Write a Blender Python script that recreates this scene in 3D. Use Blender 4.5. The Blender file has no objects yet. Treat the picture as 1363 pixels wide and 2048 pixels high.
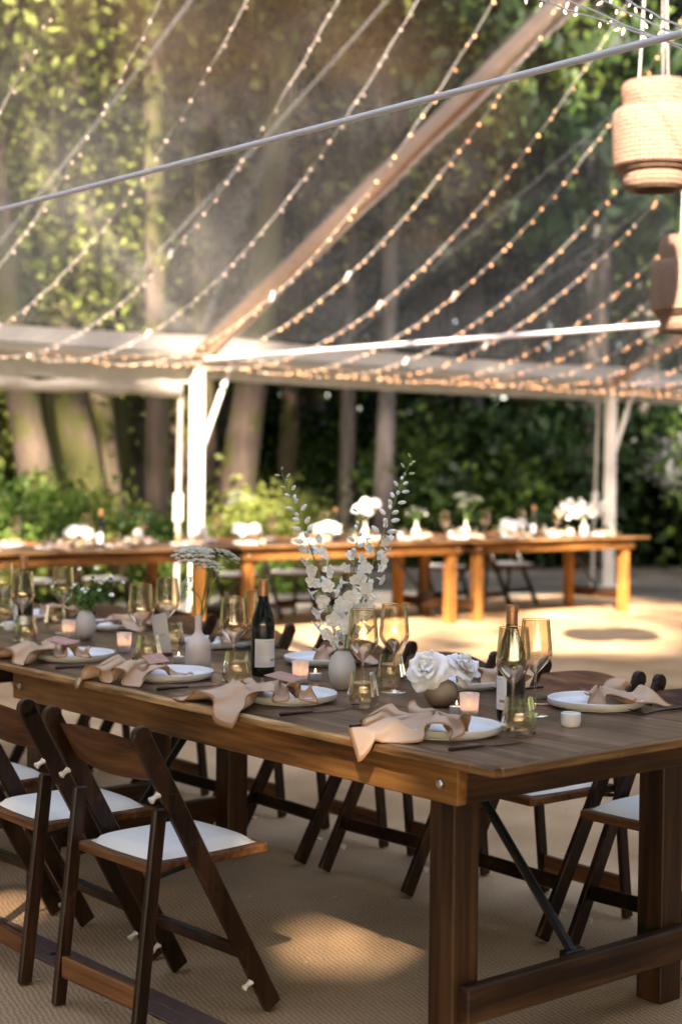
import bpy, bmesh, math, random
import numpy as np
from mathutils import Vector, Matrix

rng = np.random.default_rng(7)
random.seed(7)
R = math.radians
scene = bpy.context.scene
COL = scene.collection

# ------------------------------------------------------------------ camera
YAW, PITCH, ROLL = 0.6975, -0.0279, 0.0099
CAM = Vector((-2.4507, -2.3901, 1.416))
fw = Vector((math.sin(YAW) * math.cos(PITCH), math.cos(YAW) * math.cos(PITCH), math.sin(PITCH)))
rt = Vector((math.cos(YAW), -math.sin(YAW), 0))
up = rt.cross(fw)
r2 = rt * math.cos(ROLL) + up * math.sin(ROLL)
u2 = -rt * math.sin(ROLL) + up * math.cos(ROLL)
cd = bpy.data.cameras.new('camera')
cam = bpy.data.objects.new('camera', cd)
COL.objects.link(cam)
cam.matrix_world = Matrix(((r2.x, u2.x, -fw.x, CAM.x), (r2.y, u2.y, -fw.y, CAM.y), (r2.z, u2.z, -fw.z, CAM.z), (0, 0, 0, 1)))
cd.sensor_fit = 'VERTICAL'
cd.sensor_height = 36.0
cd.sensor_width = 24.0
cd.lens = 3130.8 / 2048 * 36
cd.clip_end = 400
cd.dof.use_dof = True
cd.dof.focus_distance = 4.25
cd.dof.aperture_fstop = 2.25
cd.dof.aperture_blades = 9
scene.camera = cam

# ------------------------------------------------------------------ sky, sun, exposure
SUN_EL = R(36)
SUN_AZ_DIR = Vector((0.707, 0.707, 0))            # horizontal travel direction of the light
sun_dir = Vector((SUN_AZ_DIR.x * math.cos(SUN_EL), SUN_AZ_DIR.y * math.cos(SUN_EL), -math.sin(SUN_EL)))
world = bpy.data.worlds.new('World')
scene.world = world
world.use_nodes = True
wn = world.node_tree.nodes
wl = world.node_tree.links
wn.clear()
sky = wn.new('ShaderNodeTexSky')
sky.sky_type = 'NISHITA'
sky.sun_disc = False
sky.sun_elevation = SUN_EL
# sky rotation: the sun stands at -travel direction; rotation 0 is +Y, clockwise positive
sky.sun_rotation = math.atan2(-SUN_AZ_DIR.x, -SUN_AZ_DIR.y)
sky.air_density = 1.0
sky.dust_density = 1.5
bg = wn.new('ShaderNodeBackground')
bg.inputs['Strength'].default_value = 0.15
wo = wn.new('ShaderNodeOutputWorld')
wl.new(sky.outputs[0], bg.inputs[0])
wl.new(bg.outputs[0], wo.inputs[0])
sd = bpy.data.lights.new('sun', 'SUN')
sd.energy = 5.0
sd.angle = R(0.9)
sd.color = (1.0, 0.93, 0.82)
sun = bpy.data.objects.new('sun', sd)
COL.objects.link(sun)
sun.rotation_euler = sun_dir.to_track_quat('-Z', 'Y').to_euler()
sun.location = (-20, -20, 25)

scene.view_settings.view_transform = 'Standard'
scene.view_settings.look = 'None'
scene.view_settings.gamma = 1.0
scene.view_settings.exposure = 2.75
scene.view_settings.use_white_balance = True
scene.view_settings.white_balance_temperature = 7300
scene.view_settings.white_balance_tint = 19
cy = scene.cycles
cy.use_denoising = True
cy.max_bounces = 12
cy.transparent_max_bounces = 24
cy.transmission_bounces = 8
cy.glossy_bounces = 4
cy.diffuse_bounces = 4
cy.caustics_reflective = False
cy.caustics_refractive = False
cy.sample_clamp_indirect = 6.0

# ------------------------------------------------------------------ materials
MATS = {}


def new_mat(name):
    m = bpy.data.materials.new(name)
    m.use_nodes = True
    m.node_tree.nodes.clear()
    MATS[name] = m
    return m, m.node_tree.nodes, m.node_tree.links


def nd(n, kind, **kw):
    x = n.new(kind)
    for k, v in kw.items():
        if k in x.inputs:
            x.inputs[k].default_value = v
        else:
            setattr(x, k, v)
    return x


def ramp(n, stops):
    r = n.new('ShaderNodeValToRGB')
    el = r.color_ramp.elements
    while len(el) < len(stops):
        el.new(0.5)
    for e, (p, c) in zip(el, stops):
        e.position = p
        e.color = (*c, 1) if len(c) == 3 else c
    return r


def plain(name, col, rough=0.5, var=0.12, scale=12.0, bump=0.0, bscale=60.0, metal=0.0, spec=0.5, sheen=0.0, coat=0.0):
    m, n, l = new_mat(name)
    o = nd(n, 'ShaderNodeOutputMaterial')
    b = nd(n, 'ShaderNodeBsdfPrincipled', Roughness=rough, Metallic=metal)
    b.inputs['Specular IOR Level'].default_value = spec
    if sheen:
        b.inputs['Sheen Weight'].default_value = sheen
    if coat:
        b.inputs['Coat Weight'].default_value = coat
        b.inputs['Coat Roughness'].default_value = 0.15
    tc = nd(n, 'ShaderNodeTexCoord')
    ns = nd(n, 'ShaderNodeTexNoise', Scale=scale, Detail=5.0)
    l.new(tc.outputs['Object'], ns.inputs['Vector'])
    lo = tuple(c * (1 - var) for c in col)
    hi = tuple(min(1, c * (1 + var)) for c in col)
    rp = ramp(n, [(0.3, lo), (0.7, hi)])
    l.new(ns.outputs['Fac'], rp.inputs['Fac'])
    l.new(rp.outputs['Color'], b.inputs['Base Color'])
    if bump:
        nb = nd(n, 'ShaderNodeTexNoise', Scale=bscale, Detail=4.0)
        l.new(tc.outputs['Object'], nb.inputs['Vector'])
        bp = nd(n, 'ShaderNodeBump', Strength=bump, Distance=0.01)
        l.new(nb.outputs['Fac'], bp.inputs['Height'])
        l.new(bp.outputs['Normal'], b.inputs['Normal'])
    l.new(b.outputs[0], o.inputs[0])
    return m


def wood(name, dark, mid, light, axis='Y', rough=0.45, wear=0.0, coat=0.0, gs=1.0):
    """Stained timber, grain along the given local axis; each object gets its own cut of it."""
    m, n, l = new_mat(name)
    o = nd(n, 'ShaderNodeOutputMaterial')
    b = nd(n, 'ShaderNodeBsdfPrincipled', Roughness=rough)
    b.inputs['Specular IOR Level'].default_value = 0.22
    if coat:
        b.inputs['Coat Weight'].default_value = coat
        b.inputs['Coat Roughness'].default_value = 0.25
    tc = nd(n, 'ShaderNodeTexCoord')
    oi = nd(n, 'ShaderNodeObjectInfo')
    mul = nd(n, 'ShaderNodeVectorMath', operation='SCALE')
    cmb = nd(n, 'ShaderNodeCombineXYZ', X=7.3, Y=3.1, Z=5.7)
    l.new(cmb.outputs[0], mul.inputs[0])
    l.new(oi.outputs['Random'], mul.inputs['Scale'])
    add = nd(n, 'ShaderNodeVectorMath', operation='ADD')
    l.new(tc.outputs['Object'], add.inputs[0])
    l.new(mul.outputs[0], add.inputs[1])
    mp = nd(n, 'ShaderNodeMapping')
    sc = [14.0 * gs] * 3
    sc['XYZ'.index(axis)] = 0.9 * gs
    mp.inputs['Scale'].default_value = sc
    l.new(add.outputs[0], mp.inputs[0])
    n1 = nd(n, 'ShaderNodeTexNoise', Scale=1.0, Detail=6.0, Roughness=0.6, Distortion=0.8)
    l.new(mp.outputs[0], n1.inputs['Vector'])
    n2 = nd(n, 'ShaderNodeTexNoise', Scale=5.0, Detail=3.0)
    l.new(mp.outputs[0], n2.inputs['Vector'])
    n3 = nd(n, 'ShaderNodeTexNoise', Scale=3.0, Detail=3.0)
    l.new(add.outputs[0], n3.inputs['Vector'])
    mx = nd(n, 'ShaderNodeMath', operation='MULTIPLY_ADD')
    mx.inputs[1].default_value = 0.35
    l.new(n2.outputs['Fac'], mx.inputs[0])
    ml = nd(n, 'ShaderNodeMath', operation='MULTIPLY')
    ml.inputs[1].default_value = 0.65
    l.new(n1.outputs['Fac'], ml.inputs[0])
    l.new(ml.outputs[0], mx.inputs[2])
    rp = ramp(n, [(0.39, dark), (0.5, mid), (0.62, light)])
    l.new(mx.outputs[0], rp.inputs['Fac'])
    # board-to-board and blotch variation
    hsv = nd(n, 'ShaderNodeHueSaturation')
    mr = nd(n, 'ShaderNodeMapRange')
    mr.inputs['To Min'].default_value = 0.72
    mr.inputs['To Max'].default_value = 1.28
    l.new(oi.outputs['Random'], mr.inputs['Value'])
    mb = nd(n, 'ShaderNodeMath', operation='MULTIPLY')
    mr2 = nd(n, 'ShaderNodeMapRange')
    mr2.inputs['From Min'].default_value = 0.3
    mr2.inputs['From Max'].default_value = 0.7
    mr2.inputs['To Min'].default_value = 0.75
    mr2.inputs['To Max'].default_value = 1.2
    l.new(n3.outputs['Fac'], mr2.inputs['Value'])
    l.new(mr.outputs[0], mb.inputs[0])
    l.new(mr2.outputs[0], mb.inputs[1])
    l.new(mb.outputs[0], hsv.inputs['Value'])
    l.new(rp.outputs[0], hsv.inputs['Color'])
    mk = nd(n, 'ShaderNodeMapping')
    sk = [6.5] * 3
    sk['XYZ'.index(axis)] = 2.1
    mk.inputs['Scale'].default_value = sk
    l.new(add.outputs[0], mk.inputs[0])
    vk = nd(n, 'ShaderNodeTexVoronoi', Scale=1.0, Randomness=1.0)
    l.new(mk.outputs[0], vk.inputs['Vector'])
    kr = ramp(n, [(0.03, (1, 1, 1)), (0.11, (0, 0, 0))])
    l.new(vk.outputs['Distance'], kr.inputs['Fac'])
    kf = nd(n, 'ShaderNodeMath', operation='MULTIPLY')
    kf.inputs[1].default_value = 0.75
    l.new(kr.outputs[0], kf.inputs[0])
    km = nd(n, 'ShaderNodeMixRGB')
    km.inputs['Color2'].default_value = (*[c * 0.5 for c in dark], 1)
    l.new(kf.outputs[0], km.inputs['Fac'])
    l.new(hsv.outputs[0], km.inputs['Color1'])
    last = km.outputs[0]
    if wear:
        geo = nd(n, 'ShaderNodeTexNoise', Scale=22.0, Detail=5.0, Roughness=0.7)
        l.new(add.outputs[0], geo.inputs['Vector'])
        wr = ramp(n, [(0.60, (0, 0, 0)), (0.68, (1, 1, 1))])
        l.new(geo.outputs['Fac'], wr.inputs['Fac'])
        wm = nd(n, 'ShaderNodeMath', operation='MULTIPLY')
        wm.inputs[1].default_value = wear
        l.new(wr.outputs[0], wm.inputs[0])
        mix = nd(n, 'ShaderNodeMixRGB')
        mix.inputs['Color2'].default_value = (0.42, 0.27, 0.14, 1)
        l.new(wm.outputs[0], mix.inputs['Fac'])
        l.new(last, mix.inputs['Color1'])
        last = mix.outputs[0]
    l.new(last, b.inputs['Base Color'])
    bp = nd(n, 'ShaderNodeBump', Strength=0.25, Distance=0.002)
    l.new(mx.outputs[0], bp.inputs['Height'])
    l.new(bp.outputs['Normal'], b.inputs['Normal'])
    l.new(b.outputs[0], o.inputs[0])
    return m


def leafmat(name, c1, c2, trans=0.4, scale=1.2):
    m, n, l = new_mat(name)
    o = nd(n, 'ShaderNodeOutputMaterial')
    geo = nd(n, 'ShaderNodeNewGeometry')
    ns = nd(n, 'ShaderNodeTexNoise', Scale=scale, Detail=4.0)
    l.new(geo.outputs['Position'], ns.inputs['Vector'])
    rp = ramp(n, [(0.32, c1), (0.68, c2)])
    l.new(ns.outputs['Fac'], rp.inputs['Fac'])
    oi = nd(n, 'ShaderNodeNewGeometry')
    hv = nd(n, 'ShaderNodeHueSaturation')
    mr = nd(n, 'ShaderNodeMapRange')
    mr.inputs['To Min'].default_value = 0.6
    mr.inputs['To Max'].default_value = 1.4
    l.new(oi.outputs['Random Per Island'], mr.inputs['Value'])
    l.new(mr.outputs[0], hv.inputs['Value'])
    l.new(rp.outputs[0], hv.inputs['Color'])
    d = nd(n, 'ShaderNodeBsdfPrincipled', Roughness=0.5)
    d.inputs['Specular IOR Level'].default_value = 0.3
    t = nd(n, 'ShaderNodeBsdfTranslucent')
    mx = nd(n, 'ShaderNodeMixShader', Fac=trans)
    l.new(hv.outputs[0], d.inputs['Base Color'])
    l.new(hv.outputs[0], t.inputs['Color'])
    l.new(d.outputs[0], mx.inputs[1])
    l.new(t.outputs[0], mx.inputs[2])
    l.new(mx.outputs[0], o.inputs[0])
    return m


def thin_glass(name, centre, edge, gloss=(1, 1, 1), base=0.05, rough=0.02):
    """Thin-walled coloured glass: tint deepens where the wall is seen edge-on, Fresnel reflection on top."""
    m, n, l = new_mat(name)
    o = nd(n, 'ShaderNodeOutputMaterial')
    lw = nd(n, 'ShaderNodeLayerWeight', Blend=0.35)
    mixc = nd(n, 'ShaderNodeMixRGB')
    mixc.inputs['Color1'].default_value = (*centre, 1)
    mixc.inputs['Color2'].default_value = (*edge, 1)
    l.new(lw.outputs['Facing'], mixc.inputs['Fac'])
    t = nd(n, 'ShaderNodeBsdfTransparent')
    l.new(mixc.outputs[0], t.inputs['Color'])
    g = nd(n, 'ShaderNodeBsdfGlossy', Roughness=rough)
    g.inputs['Color'].default_value = (*gloss, 1)
    lf = nd(n, 'ShaderNodeLayerWeight', Blend=0.25)
    ma = nd(n, 'ShaderNodeMath', operation='MULTIPLY_ADD')
    ma.inputs[1].default_value = 0.75
    ma.inputs[2].default_value = base
    l.new(lf.outputs['Fresnel'], ma.inputs[0])
    mx = nd(n, 'ShaderNodeMixShader')
    l.new(ma.outputs[0], mx.inputs[0])
    l.new(t.outputs[0], mx.inputs[1])
    l.new(g.outputs[0], mx.inputs[2])
    l.new(mx.outputs[0], o.inputs[0])
    return m


def emit(name, col, strength):
    m, n, l = new_mat(name)
    o = nd(n, 'ShaderNodeOutputMaterial')
    e = nd(n, 'ShaderNodeEmission', Strength=strength)
    e.inputs['Color'].default_value = (*col, 1)
    l.new(e.outputs[0], o.inputs[0])
    return m


def cloth_mix(name, col, trans=0.3, rough=0.9, hem=None, weave=900.0, transp=0.0, var=0.08):
    m, n, l = new_mat(name)
    o = nd(n, 'ShaderNodeOutputMaterial')
    tc = nd(n, 'ShaderNodeTexCoord')
    ns = nd(n, 'ShaderNodeTexNoise', Scale=9.0, Detail=4.0)
    l.new(tc.outputs['Object'], ns.inputs['Vector'])
    rp = ramp(n, [(0.3, tuple(c * (1 - var) for c in col)), (0.7, tuple(min(1, c * (1 + var)) for c in col))])
    l.new(ns.outputs['Fac'], rp.inputs['Fac'])
    last = rp.outputs[0]
    if hem:
        uv = nd(n, 'ShaderNodeUVMap')
        sx = nd(n, 'ShaderNodeSeparateXYZ')
        l.new(uv.outputs[0], sx.inputs[0])
        gt = nd(n, 'ShaderNodeMath', operation='GREATER_THAN')
        gt.inputs[1].default_value = 0.955
        l.new(sx.outputs[1], gt.inputs[0])
        mx = nd(n, 'ShaderNodeMixRGB')
        mx.inputs['Color2'].default_value = (*hem, 1)
        l.new(gt.outputs[0], mx.inputs['Fac'])
        l.new(last, mx.inputs['Color1'])
        last = mx.outputs[0]
    d = nd(n, 'ShaderNodeBsdfPrincipled', Roughness=rough)
    d.inputs['Specular IOR Level'].default_value = 0.15
    wv = nd(n, 'ShaderNodeTexNoise', Scale=weave, Detail=1.0)
    l.new(tc.outputs['Object'], wv.inputs['Vector'])
    bp = nd(n, 'ShaderNodeBump', Strength=0.15, Distance=0.001)
    l.new(wv.outputs['Fac'], bp.inputs['Height'])
    l.new(bp.outputs['Normal'], d.inputs['Normal'])
    t = nd(n, 'ShaderNodeBsdfTranslucent')
    l.new(last, d.inputs['Base Color'])
    l.new(last, t.inputs['Color'])
    mx = nd(n, 'ShaderNodeMixShader', Fac=trans)
    l.new(d.outputs[0], mx.inputs[1])
    l.new(t.outputs[0], mx.inputs[2])
    out = mx.outputs[0]
    if transp:
        tp = nd(n, 'ShaderNodeBsdfTransparent')
        m2 = nd(n, 'ShaderNodeMixShader', Fac=transp)
        l.new(out, m2.inputs[1])
        l.new(tp.outputs[0], m2.inputs[2])
        out = m2.outputs[0]
    l.new(out, o.inputs[0])
    return m


W_TOP = wood('stained tabletop', (0.045, 0.023, 0.013), (0.115, 0.06, 0.035), (0.20, 0.115, 0.068), 'Y', rough=0.38, wear=0.05, coat=0.15)
W_TOPX = wood('stained tabletop end', (0.045, 0.023, 0.013), (0.115, 0.06, 0.035), (0.20, 0.115, 0.068), 'X', rough=0.38, wear=0.05)
W_EDGE = wood('worn table edge', (0.07, 0.032, 0.012), (0.2, 0.1, 0.035), (0.4, 0.24, 0.11), 'Y', rough=0.5, wear=0.35)
W_EDGEX = wood('worn table edge end', (0.05, 0.024, 0.009), (0.15, 0.075, 0.028), (0.34, 0.2, 0.09), 'X', rough=0.5, wear=0.3)
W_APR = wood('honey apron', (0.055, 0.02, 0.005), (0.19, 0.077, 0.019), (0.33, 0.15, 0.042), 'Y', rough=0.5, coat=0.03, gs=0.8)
W_APRX = wood('shaded apron cross', (0.012, 0.0055, 0.003), (0.034, 0.015, 0.006), (0.07, 0.033, 0.013), 'X', rough=0.45, gs=0.8)  # apron wood turned near-black: the shade at the table ends is coloured in
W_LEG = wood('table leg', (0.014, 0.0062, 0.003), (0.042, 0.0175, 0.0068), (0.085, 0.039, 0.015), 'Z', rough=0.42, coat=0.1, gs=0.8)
W_LEGF = wood('sunlit table leg', (0.14, 0.055, 0.014), (0.28, 0.12, 0.03), (0.42, 0.2, 0.06), 'Z', rough=0.42, coat=0.1, gs=0.8)  # lit copy of the leg wood, sunlight put into a lighter orange colour
W_CH = wood('walnut chair', (0.007, 0.0033, 0.002), (0.018, 0.0075, 0.0036), (0.042, 0.018, 0.0078), 'Z', rough=0.36, coat=0.12, wear=0.06)
W_CHB = wood('walnut chair back', (0.05, 0.019, 0.0075), (0.125, 0.05, 0.018), (0.21, 0.092, 0.034), 'Y', rough=0.5, coat=0.0)
M_PAD = plain('cream vinyl pad', (0.72, 0.66, 0.56), 0.55, 0.05, 6.0, bump=0.05)
M_RUB = plain('clear rubber bumper', (0.62, 0.56, 0.5), 0.25, 0.2)
M_STEEL = plain('steel bolt', (0.6, 0.59, 0.57), 0.3, 0.1, metal=1.0)
M_IRON = plain('black brace', (0.012, 0.012, 0.014), 0.4, 0.3, metal=0.4)
M_ALU = plain('pale coated tube', (0.82, 0.79, 0.82), 0.35, 0.04)
M_WPOST = plain('white post', (0.74, 0.7, 0.65), 0.45, 0.08, 3.0)
M_VALANCE = cloth_mix('white tent fabric', (0.72, 0.67, 0.6), 0.4)
M_SEAM = cloth_mix('shaded seam flap', (0.62, 0.45, 0.33), 0.6)  # pale fabric given a tan colour that holds the shade under the roof
M_PLATE = plain('white stoneware', (0.76, 0.75, 0.73), 0.3, 0.03, 5.0)
M_NAP = cloth_mix('peach linen', (0.56, 0.385, 0.265), 0.1, hem=(0.40, 0.22, 0.11))
M_MENU = plain('terracotta card', (0.42, 0.22, 0.165), 0.7, 0.05)
M_INK = plain('white ink', (0.75, 0.6, 0.55), 0.8, 0.05)
M_CARD = plain('pale grey card', (0.6, 0.58, 0.57), 0.7, 0.05)
M_CUT = plain('dark bronze cutlery', (0.075, 0.04, 0.032), 0.28, 0.2, metal=0.7)
M_CUTL = plain('copper cutlery', (0.62, 0.36, 0.25), 0.25, 0.1, metal=0.9)
M_BOT = plain('dark green bottle glass', (0.004, 0.006, 0.004), 0.06, 0.2, spec=0.6)
M_CAPS = plain('copper foil capsule', (0.42, 0.2, 0.095), 0.38, 0.1, metal=0.55)
M_VGREY = plain('matt grey vase', (0.5, 0.475, 0.445), 0.6, 0.04, 6.0)
M_VPINK = plain('matt blush vase', (0.58, 0.49, 0.45), 0.6, 0.04, 6.0)
M_VTAN = plain('matt taupe vase', (0.35, 0.26, 0.18), 0.55, 0.08, 9.0)
M_WAX = plain('white wax', (0.78, 0.76, 0.72), 0.5, 0.03)
M_FROST = cloth_mix('frosted votive glass', (0.86, 0.85, 0.84), 0.6, rough=0.4, transp=0.12)
M_FLAME = emit('candle flame', (1.0, 0.45, 0.18), 4.0)
M_AMBER = thin_glass('amber wine glass', (0.988, 0.925, 0.81), (0.86, 0.55, 0.27), (1.0, 0.84, 0.66), 0.14)
M_TUMB = thin_glass('amber tumbler glass', (0.99, 0.965, 0.91), (0.93, 0.82, 0.65), (1.0, 0.94, 0.85), 0.07, 0.04)
M_RIM = plain('gilt glass rim', (0.75, 0.5, 0.26), 0.2, 0.05, metal=0.8)
M_STEM = thin_glass('glass stem', (0.95, 0.85, 0.7), (0.55, 0.36, 0.2), (1.0, 0.9, 0.8), 0.12)
M_WATER = thin_glass('water', (0.992, 0.975, 0.93), (0.95, 0.88, 0.76), (1, 1, 1), 0.06, 0.08)
M_PETAL = cloth_mix('white petal', (0.93, 0.92, 0.89), 0.14, rough=0.6, weave=300.0, var=0.04)
M_LACE = cloth_mix('lace floret', (0.74, 0.75, 0.64), 0.3, rough=0.8)
M_YEL = plain('daisy centre', (0.6, 0.42, 0.04), 0.7)
M_STALK = plain('green stalk', (0.14, 0.24, 0.06), 0.5, 0.25)
M_LEAFN = leafmat('vase leaf', (0.05, 0.13, 0.03), (0.13, 0.26, 0.06), 0.35, 8.0)
M_CORD = plain('white light cord', (0.68, 0.64, 0.6), 0.6, 0.05)
M_BULB = emit('warm mini bulb', (1.0, 0.48, 0.21), 1.6)
M_SOCK = plain('bulb socket', (0.7, 0.62, 0.54), 0.5)
M_STRAP = plain('brown matting strap', (0.10, 0.058, 0.045), 0.7, 0.2, 20.0, bump=0.3)
M_STUD = plain('black stud', (0.01, 0.01, 0.01), 0.3)
M_BARK = None


def bark(name, base, moss, amt):
    m, n, l = new_mat(name)
    o = nd(n, 'ShaderNodeOutputMaterial')
    b = nd(n, 'ShaderNodeBsdfPrincipled', Roughness=0.9)
    geo = nd(n, 'ShaderNodeNewGeometry')
    mp = nd(n, 'ShaderNodeMapping')
    mp.inputs['Scale'].default_value = (6, 6, 1.2)
    l.new(geo.outputs['Position'], mp.inputs[0])
    n1 = nd(n, 'ShaderNodeTexNoise', Scale=1.5, Detail=6.0)
    l.new(mp.outputs[0], n1.inputs['Vector'])
    rp = ramp(n, [(0.3, tuple(c * 0.45 for c in base)), (0.7, base)])
    l.new(n1.outputs['Fac'], rp.inputs['Fac'])
    n2 = nd(n, 'ShaderNodeTexNoise', Scale=1.6, Detail=5.0)
    l.new(geo.outputs['Position'], n2.inputs['Vector'])
    r2_ = ramp(n, [(0.62 - amt * 0.25, (0, 0, 0)), (0.72 - amt * 0.25, (1, 1, 1))])
    l.new(n2.outputs['Fac'], r2_.inputs['Fac'])
    mx = nd(n, 'ShaderNodeMixRGB')
    mx.inputs['Color2'].default_value = (*moss, 1)
    l.new(r2_.outputs[0], mx.inputs['Fac'])
    l.new(rp.outputs[0], mx.inputs['Color1'])
    l.new(mx.outputs[0], b.inputs['Base Color'])
    bp = nd(n, 'ShaderNodeBump', Strength=0.8, Distance=0.05)
    l.new(n1.outputs['Fac'], bp.inputs['Height'])
    l.new(bp.outputs['Normal'], b.inputs['Normal'])
    l.new(b.outputs[0], o.inputs[0])
    return m


M_BARK = bark('mossy maple bark', (0.12, 0.083, 0.06), (0.06, 0.06, 0.012), 0.8)
M_BARKG = bark('grey fir bark', (0.22, 0.19, 0.17), (0.06, 0.07, 0.03), 0.2)
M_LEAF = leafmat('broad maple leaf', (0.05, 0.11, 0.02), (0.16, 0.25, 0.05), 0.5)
M_LEAFY = leafmat('sunny yellow green leaf', (0.17, 0.23, 0.04), (0.38, 0.41, 0.12), 0.6)  # maple leaf brightened and yellowed, sunlit glow put into its colour
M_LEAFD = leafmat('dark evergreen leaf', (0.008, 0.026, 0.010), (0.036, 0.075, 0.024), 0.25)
M_SILV = leafmat('silver grey leaf', (0.3, 0.33, 0.32), (0.5, 0.52, 0.5), 0.3)


def jute_mat():
    m, n, l = new_mat('woven jute matting')
    o = nd(n, 'ShaderNodeOutputMaterial')
    b = nd(n, 'ShaderNodeBsdfPrincipled', Roughness=0.95)
    b.inputs['Specular IOR Level'].default_value = 0.1
    geo = nd(n, 'ShaderNodeNewGeometry')
    mp = nd(n, 'ShaderNodeMapping')
    mp.inputs['Rotation'].default_value = (0, 0, R(17))
    l.new(geo.outputs['Position'], mp.inputs[0])
    nz = nd(n, 'ShaderNodeTexNoise', Scale=14.0, Detail=3.0)
    l.new(mp.outputs[0], nz.inputs['Vector'])
    dm = nd(n, 'ShaderNodeVectorMath', operation='SCALE')
    dm.inputs['Scale'].default_value = 0.012
    l.new(nz.outputs['Color'], dm.inputs[0])
    ad = nd(n, 'ShaderNodeVectorMath', operation='ADD')
    l.new(mp.outputs[0], ad.inputs[0])
    l.new(dm.outputs[0], ad.inputs[1])
    w1 = nd(n, 'ShaderNodeTexWave', Scale=21.0, Distortion=2.5, Detail=2.0)
    w1.bands_direction = 'X'
    w2 = nd(n, 'ShaderNodeTexWave', Scale=30.0, Distortion=3.5, Detail=2.0)
    w2.bands_direction = 'Y'
    l.new(ad.outputs[0], w1.inputs['Vector'])
    l.new(ad.outputs[0], w2.inputs['Vector'])
    mm = nd(n, 'ShaderNodeMath', operation='MULTIPLY')
    l.new(w1.outputs['Fac'], mm.inputs[0])
    l.new(w2.outputs['Fac'], mm.inputs[1])
    fine = nd(n, 'ShaderNodeTexNoise', Scale=160.0, Detail=3.0)
    l.new(geo.outputs['Position'], fine.inputs['Vector'])
    big = nd(n, 'ShaderNodeTexNoise', Scale=1.3, Detail=5.0)
    l.new(geo.outputs['Position'], big.inputs['Vector'])
    s1 = nd(n, 'ShaderNodeMath', operation='MULTIPLY_ADD')
    s1.inputs[1].default_value = 0.2
    l.new(mm.outputs[0], s1.inputs[0])
    s2 = nd(n, 'ShaderNodeMath', operation='MULTIPLY_ADD')
    s2.inputs[1].default_value = 0.33
    l.new(fine.outputs['Fac'], s2.inputs[0])
    s3 = nd(n, 'ShaderNodeMath', operation='MULTIPLY')
    s3.inputs[1].default_value = 0.5
    l.new(big.outputs['Fac'], s3.inputs[0])
    l.new(s3.outputs[0], s2.inputs[2])
    l.new(s2.outputs[0], s1.inputs[2])
    rp = ramp(n, [(0.26, (0.15, 0.08, 0.034)), (0.5, (0.46, 0.292, 0.158)), (0.7, (0.65, 0.48, 0.32))])
    l.new(s1.outputs[0], rp.inputs['Fac'])
    l.new(rp.outputs[0], b.inputs['Base Color'])
    bp = nd(n, 'ShaderNodeBump', Strength=0.7, Distance=0.006)
    l.new(s1.outputs[0], bp.inputs['Height'])
    l.new(bp.outputs['Normal'], b.inputs['Normal'])
    l.new(b.outputs[0], o.inputs[0])
    return m


M_JUTE = jute_mat()


def gravel_mat():
    m, n, l = new_mat('forest floor gravel')
    o = nd(n, 'ShaderNodeOutputMaterial')
    b = nd(n, 'ShaderNodeBsdfPrincipled', Roughness=0.95)
    geo = nd(n, 'ShaderNodeNewGeometry')
    v = nd(n, 'ShaderNodeTexVoronoi', Scale=22.0)
    l.new(geo.outputs['Position'], v.inputs['Vector'])
    big = nd(n, 'ShaderNodeTexNoise', Scale=0.7, Detail=6.0)
    l.new(geo.outputs['Position'], big.inputs['Vector'])
    rp = ramp(n, [(0.3, (0.06, 0.05, 0.03)), (0.5, (0.13, 0.12, 0.10)), (0.7, (0.24, 0.21, 0.17))])
    l.new(big.outputs['Fac'], rp.inputs['Fac'])
    hv = nd(n, 'ShaderNodeHueSaturation')
    l.new(v.outputs['Color'], hv.inputs['Value'])
    l.new(rp.outputs[0], hv.inputs['Color'])
    mxx = nd(n, 'ShaderNodeMixRGB', Fac=0.5)
    l.new(hv.outputs[0], mxx.inputs['Color1'])
    l.new(rp.outputs[0], mxx.inputs['Color2'])
    l.new(mxx.outputs[0], b.inputs['Base Color'])
    bp = nd(n, 'ShaderNodeBump', Strength=0.6, Distance=0.02)
    l.new(v.outputs['Distance'], bp.inputs['Height'])
    l.new(bp.outputs['Normal'], b.inputs['Normal'])
    l.new(b.outputs[0], o.inputs[0])
    return m


M_GRAV = gravel_mat()


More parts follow.
